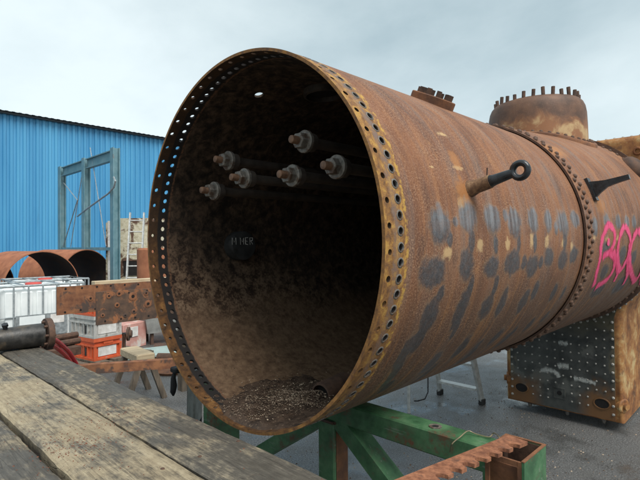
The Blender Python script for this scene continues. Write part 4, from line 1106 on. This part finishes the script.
dk_ = b.build('rust_sediment', 'flake_dark'); tag(dk_, 'dark rusty sediment lying along the bottom of the boiler mouth', 'sediment', None, 'stuff')
b = MB()
for k in range(7500):
    r_ = random.random()
    if r_ < .5: d, t = random.gauss(.36, .09), random.gauss(-92, 6)
    elif r_ < .85: d, t = random.uniform(.03, .5), random.gauss(-94, 7)
    else: d, t = random.uniform(.02, .9), random.gauss(-95, 12)
    if d < .015 or t > -64 or (abs(t-ntt) < 4.2 and d > nd_-.015): continue
    ctr = -92+6*mn.noise(Vector((d*5, 0, 3))); wd_ = 15-6*max(0, d-.3)
    hgt = .030*math.exp(-((t-ctr)/wd_)**2)*(.35+.65*min(1, d/.06))*(.4+1.1*max(0, mn.noise(Vector((d*9, t*.13, 2)))+.45))*min(1, max(0, (.67-d)/.08))
    c = Mb @ bp(d, t, Rb-TH-.001-max(0, hgt)); s_ = random.choice((.001, .0015, .002, .002, .003, .003, .004, .006))*(1.0 if r_ < .5 else .8)
    u = Vector((random.gauss(0, 1), random.gauss(0, 1), random.gauss(0, .35))).normalized(); v = u.cross(Vector((random.gauss(0, .3), random.gauss(0, .3), 1))).normalized(); n_ = u.cross(v)
    b.add([c+u*s_, c+v*s_*.8, c-u*s_*.9, c-v*s_*.6, c-n_*s_*.25], [(0, 1, 2, 3), (1, 0, 4), (2, 1, 4), (3, 2, 4), (0, 3, 4)])
tag(b.build('rust_flakes', 'flake', None, False), 'pale rust flakes heaped round the floor hole in the boiler mouth', 'rust flakes', None, 'stuff')

# ------------------------------------------------------------------ green trestle
gt = thing('green_trestle', 'green box-section steel trestle carrying the open end of the boiler', 'trestle', (1.70, 1.585, 0))
ZT = .952
MB().box((-.05, -.845, ZT-.095), (.055, 1.06, ZT), .006).build('top_beam', 'green_paint', gt)
MB().box((-.052, -.052, 0.02), (.052, .052, ZT-.0955), .006).build('centre_post', 'green_paint', gt)
MB().tube([(-.058, -.054, ZT-.1), (-.058, .054, ZT-.1)], .007, 6).tube([(-.054, -.058, ZT-.1), (.054, -.058, ZT-.1)], .007, 6).build('weld_bead', 'rust_dark', gt)
MB().box((-.035, -.0545, .02), (.045, -.0523, ZT-.11)).build('rusty_strip', 'rust', gt, False)
MB().beam((0, .06, .845), (0, .93, .27), .075, .095, (1, 0, 0)).build('brace', 'green_paint', gt, False)
MB().beam((0, -.06, .868), (0, -.86, .27), .075, .095, (1, 0, 0)).build('brace', 'green_paint', gt, False)
MB().box((-.07, .93, 0.02), (.13, 1.04, ZT-.0955), .006).build('end_post', 'green_paint', gt)
MB().box((-.08, -1.0, 0), (.1, 1.1, .0195)).build('foot_rail', 'green_paint', gt, False)
# open end post
ep = MB(); x0, x1, y0, y1, t = -.185, .0, -.985, -.848, .008
for (a, c) in (((x0, y0), (x1, y0+t)), ((x0, y1-t), (x1, y1)), ((x1-t, y0+t+.0005), (x1, y1-t-.0005))): ep.box((*a, .02), (*c, ZT+.046))
ep.build('open_end_post', 'green_paint', gt, False)
b = MB()
for (a, c) in (((x0+.0, y0+t+.0005), (x0+t, y0+t+.014)), ((x0, y1-t-.014), (x0+t, y1-t-.0005))): b.box((*a, .02), (*c, ZT+.044))
b.box((x0, y0+t+.015, ZT+.028), (x0+t, y1-t-.015, ZT+.044)).box((x0+.035, y0+t+.001, .02), (x0+.043, y1-t-.001, ZT+.01))
b.build('rusty_end_plate', 'rust', gt, False)
b = MB()
b.box((x0+.05, y0+t+.001, .3), (x1-t-.001, y0+t+.003, ZT+.043)).box((x0+.05, y1-t-.003, .3), (x1-t-.001, y1-t-.001, ZT+.043)).box((x1-t-.003, y0+t+.0035, .3), (x1-t-.001, y1-t-.0035, ZT+.043))
b.build('rust_lining', 'rust_dark', gt, False)
b = MB(); rl = .004
b.box((x0-.001, y0-.001, ZT+.0465), (x1+.001, y0+t+.001, ZT+.05)).box((x0-.001, y1-t-.001, ZT+.0465), (x1+.001, y1+.001, ZT+.05)).box((x1-t-.001, y0+t+.0015, ZT+.0465), (x1+.001, y1-t-.0015, ZT+.05))
b.build('cut_edge', 'rust', gt, False)
MB().lathe([(.014, 0), (.026, 0), (.026, .003), (.014, .003)], 16, Matrix.Translation((.0, -.56, ZT)), True).build('hole_collar', 'stay_metal', gt)
MB().lathe([(.014, 0), (.013, .0015), (.001, .0016)], 12, Matrix.Translation((.0, -.56, ZT+.0005))).build('bolt_hole', 'hole_dark', gt)

# notched rusty bar resting on the post and the deck edge
a = at(518, 440, z=ZT+.056); c = at(395, 491, z=DZ+.012)
dv = (c-a).normalized(); c2 = a+dv*((c-a).length+.22); L = (c2-a).length
side = Vector((0, 0, 1)).cross(dv).normalized()
if side.dot(rt) < 0: side = -side       # toward the camera side
nb_ = thing('notched_bar', 'rusty orange notched steel bar lying across the green post in the foreground', 'steel bar', a)
outl = [(0, .0), (L, .0)]; tooth = []
x = L
pts = [(0, -.012), (0, .06)]
x = .05
while x < L-.06:
    pts.append((x, .06))
    for q in range(1, 8): pts.append((x+.019-.019*math.cos(PI*q/8), .06-.027*math.sin(PI*q/8)))
    pts.append((x+.038, .06)); x += .062
pts += [(L, .06), (L, -.012)]
upn = dv.cross(side); 
if upn.z < 0: upn = -upn
vs_ = [dv*px+side*(py-.025)+upn*hz for hz in (-.006, .006) for px, py in pts]; m = len(pts)
b = MB().add(vs_, [tuple(range(m-1, -1, -1)), tuple(range(m, 2*m))]+[(i, (i+1) % m, m+(i+1) % m, m+i) for i in range(m)])
b.build('toothed_strip', 'bar_rust', nb_, False)
# loose wire on the beam
wz = ZT+.004
pts = [at(450, 452, z=wz-.05), at(452, 444, z=wz), at(460, 437, z=wz+.01), at(468, 431, z=wz+.012), at(476, 434, z=wz+.004), at(489, 437, z=wz+.004), at(494, 433, z=wz+.02), at(500, 438, z=wz+.06)]
sm = []
for i in range(len(pts)-1):
    q0, q1, q2, q3 = pts[max(i-1, 0)], pts[i], pts[i+1], pts[min(i+2, len(pts)-1)]
    for u in np.linspace(0, 1, 6, endpoint=False): sm.append(.5*((2*q1)+(q2-q0)*u+(2*q0-5*q1+4*q2-q3)*u*u+(3*q1-q0-3*q2+q3)*u**3))
tag(MB().tube(sm, .0022, 6).build('loose_wire', 'wire'), 'thin tan wire curled over the end of the green beam', 'wire')

# grey cloth hanging beside the far trestle post
b = MB(); NX, NZ = 16, 18; vs_ = []
base_ = Vector((1.60, 2.62, .87))
for s_ in (0, 1):
    for j in range(NZ+1):
        for i in range(NX+1):
            u, v = i/NX, j/NZ
            x = base_.x-.02+.16*u; y = base_.y+.10+.10*u
            fold = .022*math.sin(u*11+v*1.5)*(v**.5)+.01*mn.noise(Vector((u*4, v*3, 1)))
            vs_.append((x-fold*.7, y-fold*.7+.006*s_, base_.z-.36*v*(1+.1*math.sin(u*5))+.03*mn.noise(Vector((u*3, 1, 1)))))
W = NX+1; off = W*(NZ+1)
fs = [(j*W+i, j*W+i+1, (j+1)*W+i+1, (j+1)*W+i) for j in range(NZ) for i in range(NX)]
fs += [tuple(off+q for q in f[::-1]) for f in fs]
rg = thing('hanging_cloth', 'grey and black cloth hanging from the far end of the green trestle', 'cloth', (base_.x, base_.y, 0))
b.add([(x-base_.x, y-base_.y, z) for x, y, z in vs_], fs).build('grey_cloth', 'cloth_grey', rg)
b = MB().add([(x-base_.x+.012, y-base_.y+.02, z-.11) for x, y, z in vs_], fs); b.build('black_cloth', 'cloth_black', rg)
bs = MB().tube([(-.07, .17, .90), (-.078, .175, .85), (-.072, .18, .80), (-.075, .185, .76), (-.07, .19, .735)], [.008, .016, .021, .018, .006], 10).build('strap', 'cloth_black', rg)
MB().box((-.09, .13, .885), (.2, .2, .92), .008).build('beam_cap', 'cloth_black', rg)

# ------------------------------------------------------------------ stepladder
f1 = at(481, 405, z=0); f0 = at(441, 394, z=0)
sx = (f1.x+f0.x)/2; y0, y1 = f1.y, f0.y
lad = thing('step_ladder', 'aluminium ladder with flat treads and black feet standing behind the boiler', 'ladder', (sx, (y0+y1)/2, 0))
hw = (y1-y0)/2; ax, az = -.42, 1.5
for s_ in (-1, 1):
    MB().beam((0, s_*hw, .03), (ax, s_*(hw-.08), az), .03, .06).build('front_rail', 'aluminium', lad, False)
    MB().box((-.035, s_*hw-.025, 0), (.04, s_*hw+.025, .06), .006).build('foot', 'rubber', lad)
for k in range(5):
    t = (k+.62)/5.6; z = az*t; x = ax*t; h_ = hw-.08*t-.016
    MB().box((x-.05, -h_, z-.012), (x+.04, h_, z+.012)).build('tread', 'aluminium', lad, False)
q0 = at(409, 413, z=0)
tag(MB().tube([q0, q0+Vector((.03, .03, 1.25))], .016, 8).build('pale_pole', 'aluminium'), 'thin pale pole standing under the barrel behind the green beam', 'pole')
# dark wire hook hanging below the barrel
q = [at(428, 378, d=3.4), at(428, 392, d=3.4), at(425, 399, d=3.4), at(418, 401, d=3.4), at(414, 401, d=3.4)]
tag(MB().tube([q[0]+Vector((0, 0, .12))]+q, .005, 6).build('wire_hook', 'black_steel'), 'dark bent wire hook hanging below the barrel beside the ladder', 'hook')

# grit and rust flakes on the yard
b = MB()
for k in range(1600):
    if k < 900: x, y = random.uniform(1.3, 6.0), random.uniform(-.5, 3.2)
    else: x, y = random.gauss(3.2, .9), random.gauss(1.6, .5)
    q = random.choice((.004, .005, .007, .010)); an = random.uniform(0, 2*PI)
    vs_ = [(x+q*math.cos(an+w_*2.1)*random.uniform(.6, 1.3), y+q*math.sin(an+w_*2.1)*random.uniform(.6, 1.3), .0005) for w_ in range(3)]+[(x, y, q*.7)]
    b.add(vs_, [(0, 1, 3), (1, 2, 3), (2, 0, 3), (2, 1, 0)])
tag(b.build('yard_grit', 'flake', None, False), 'loose grit and rust flakes scattered on the wet yard under the boiler', 'grit', None, 'stuff')
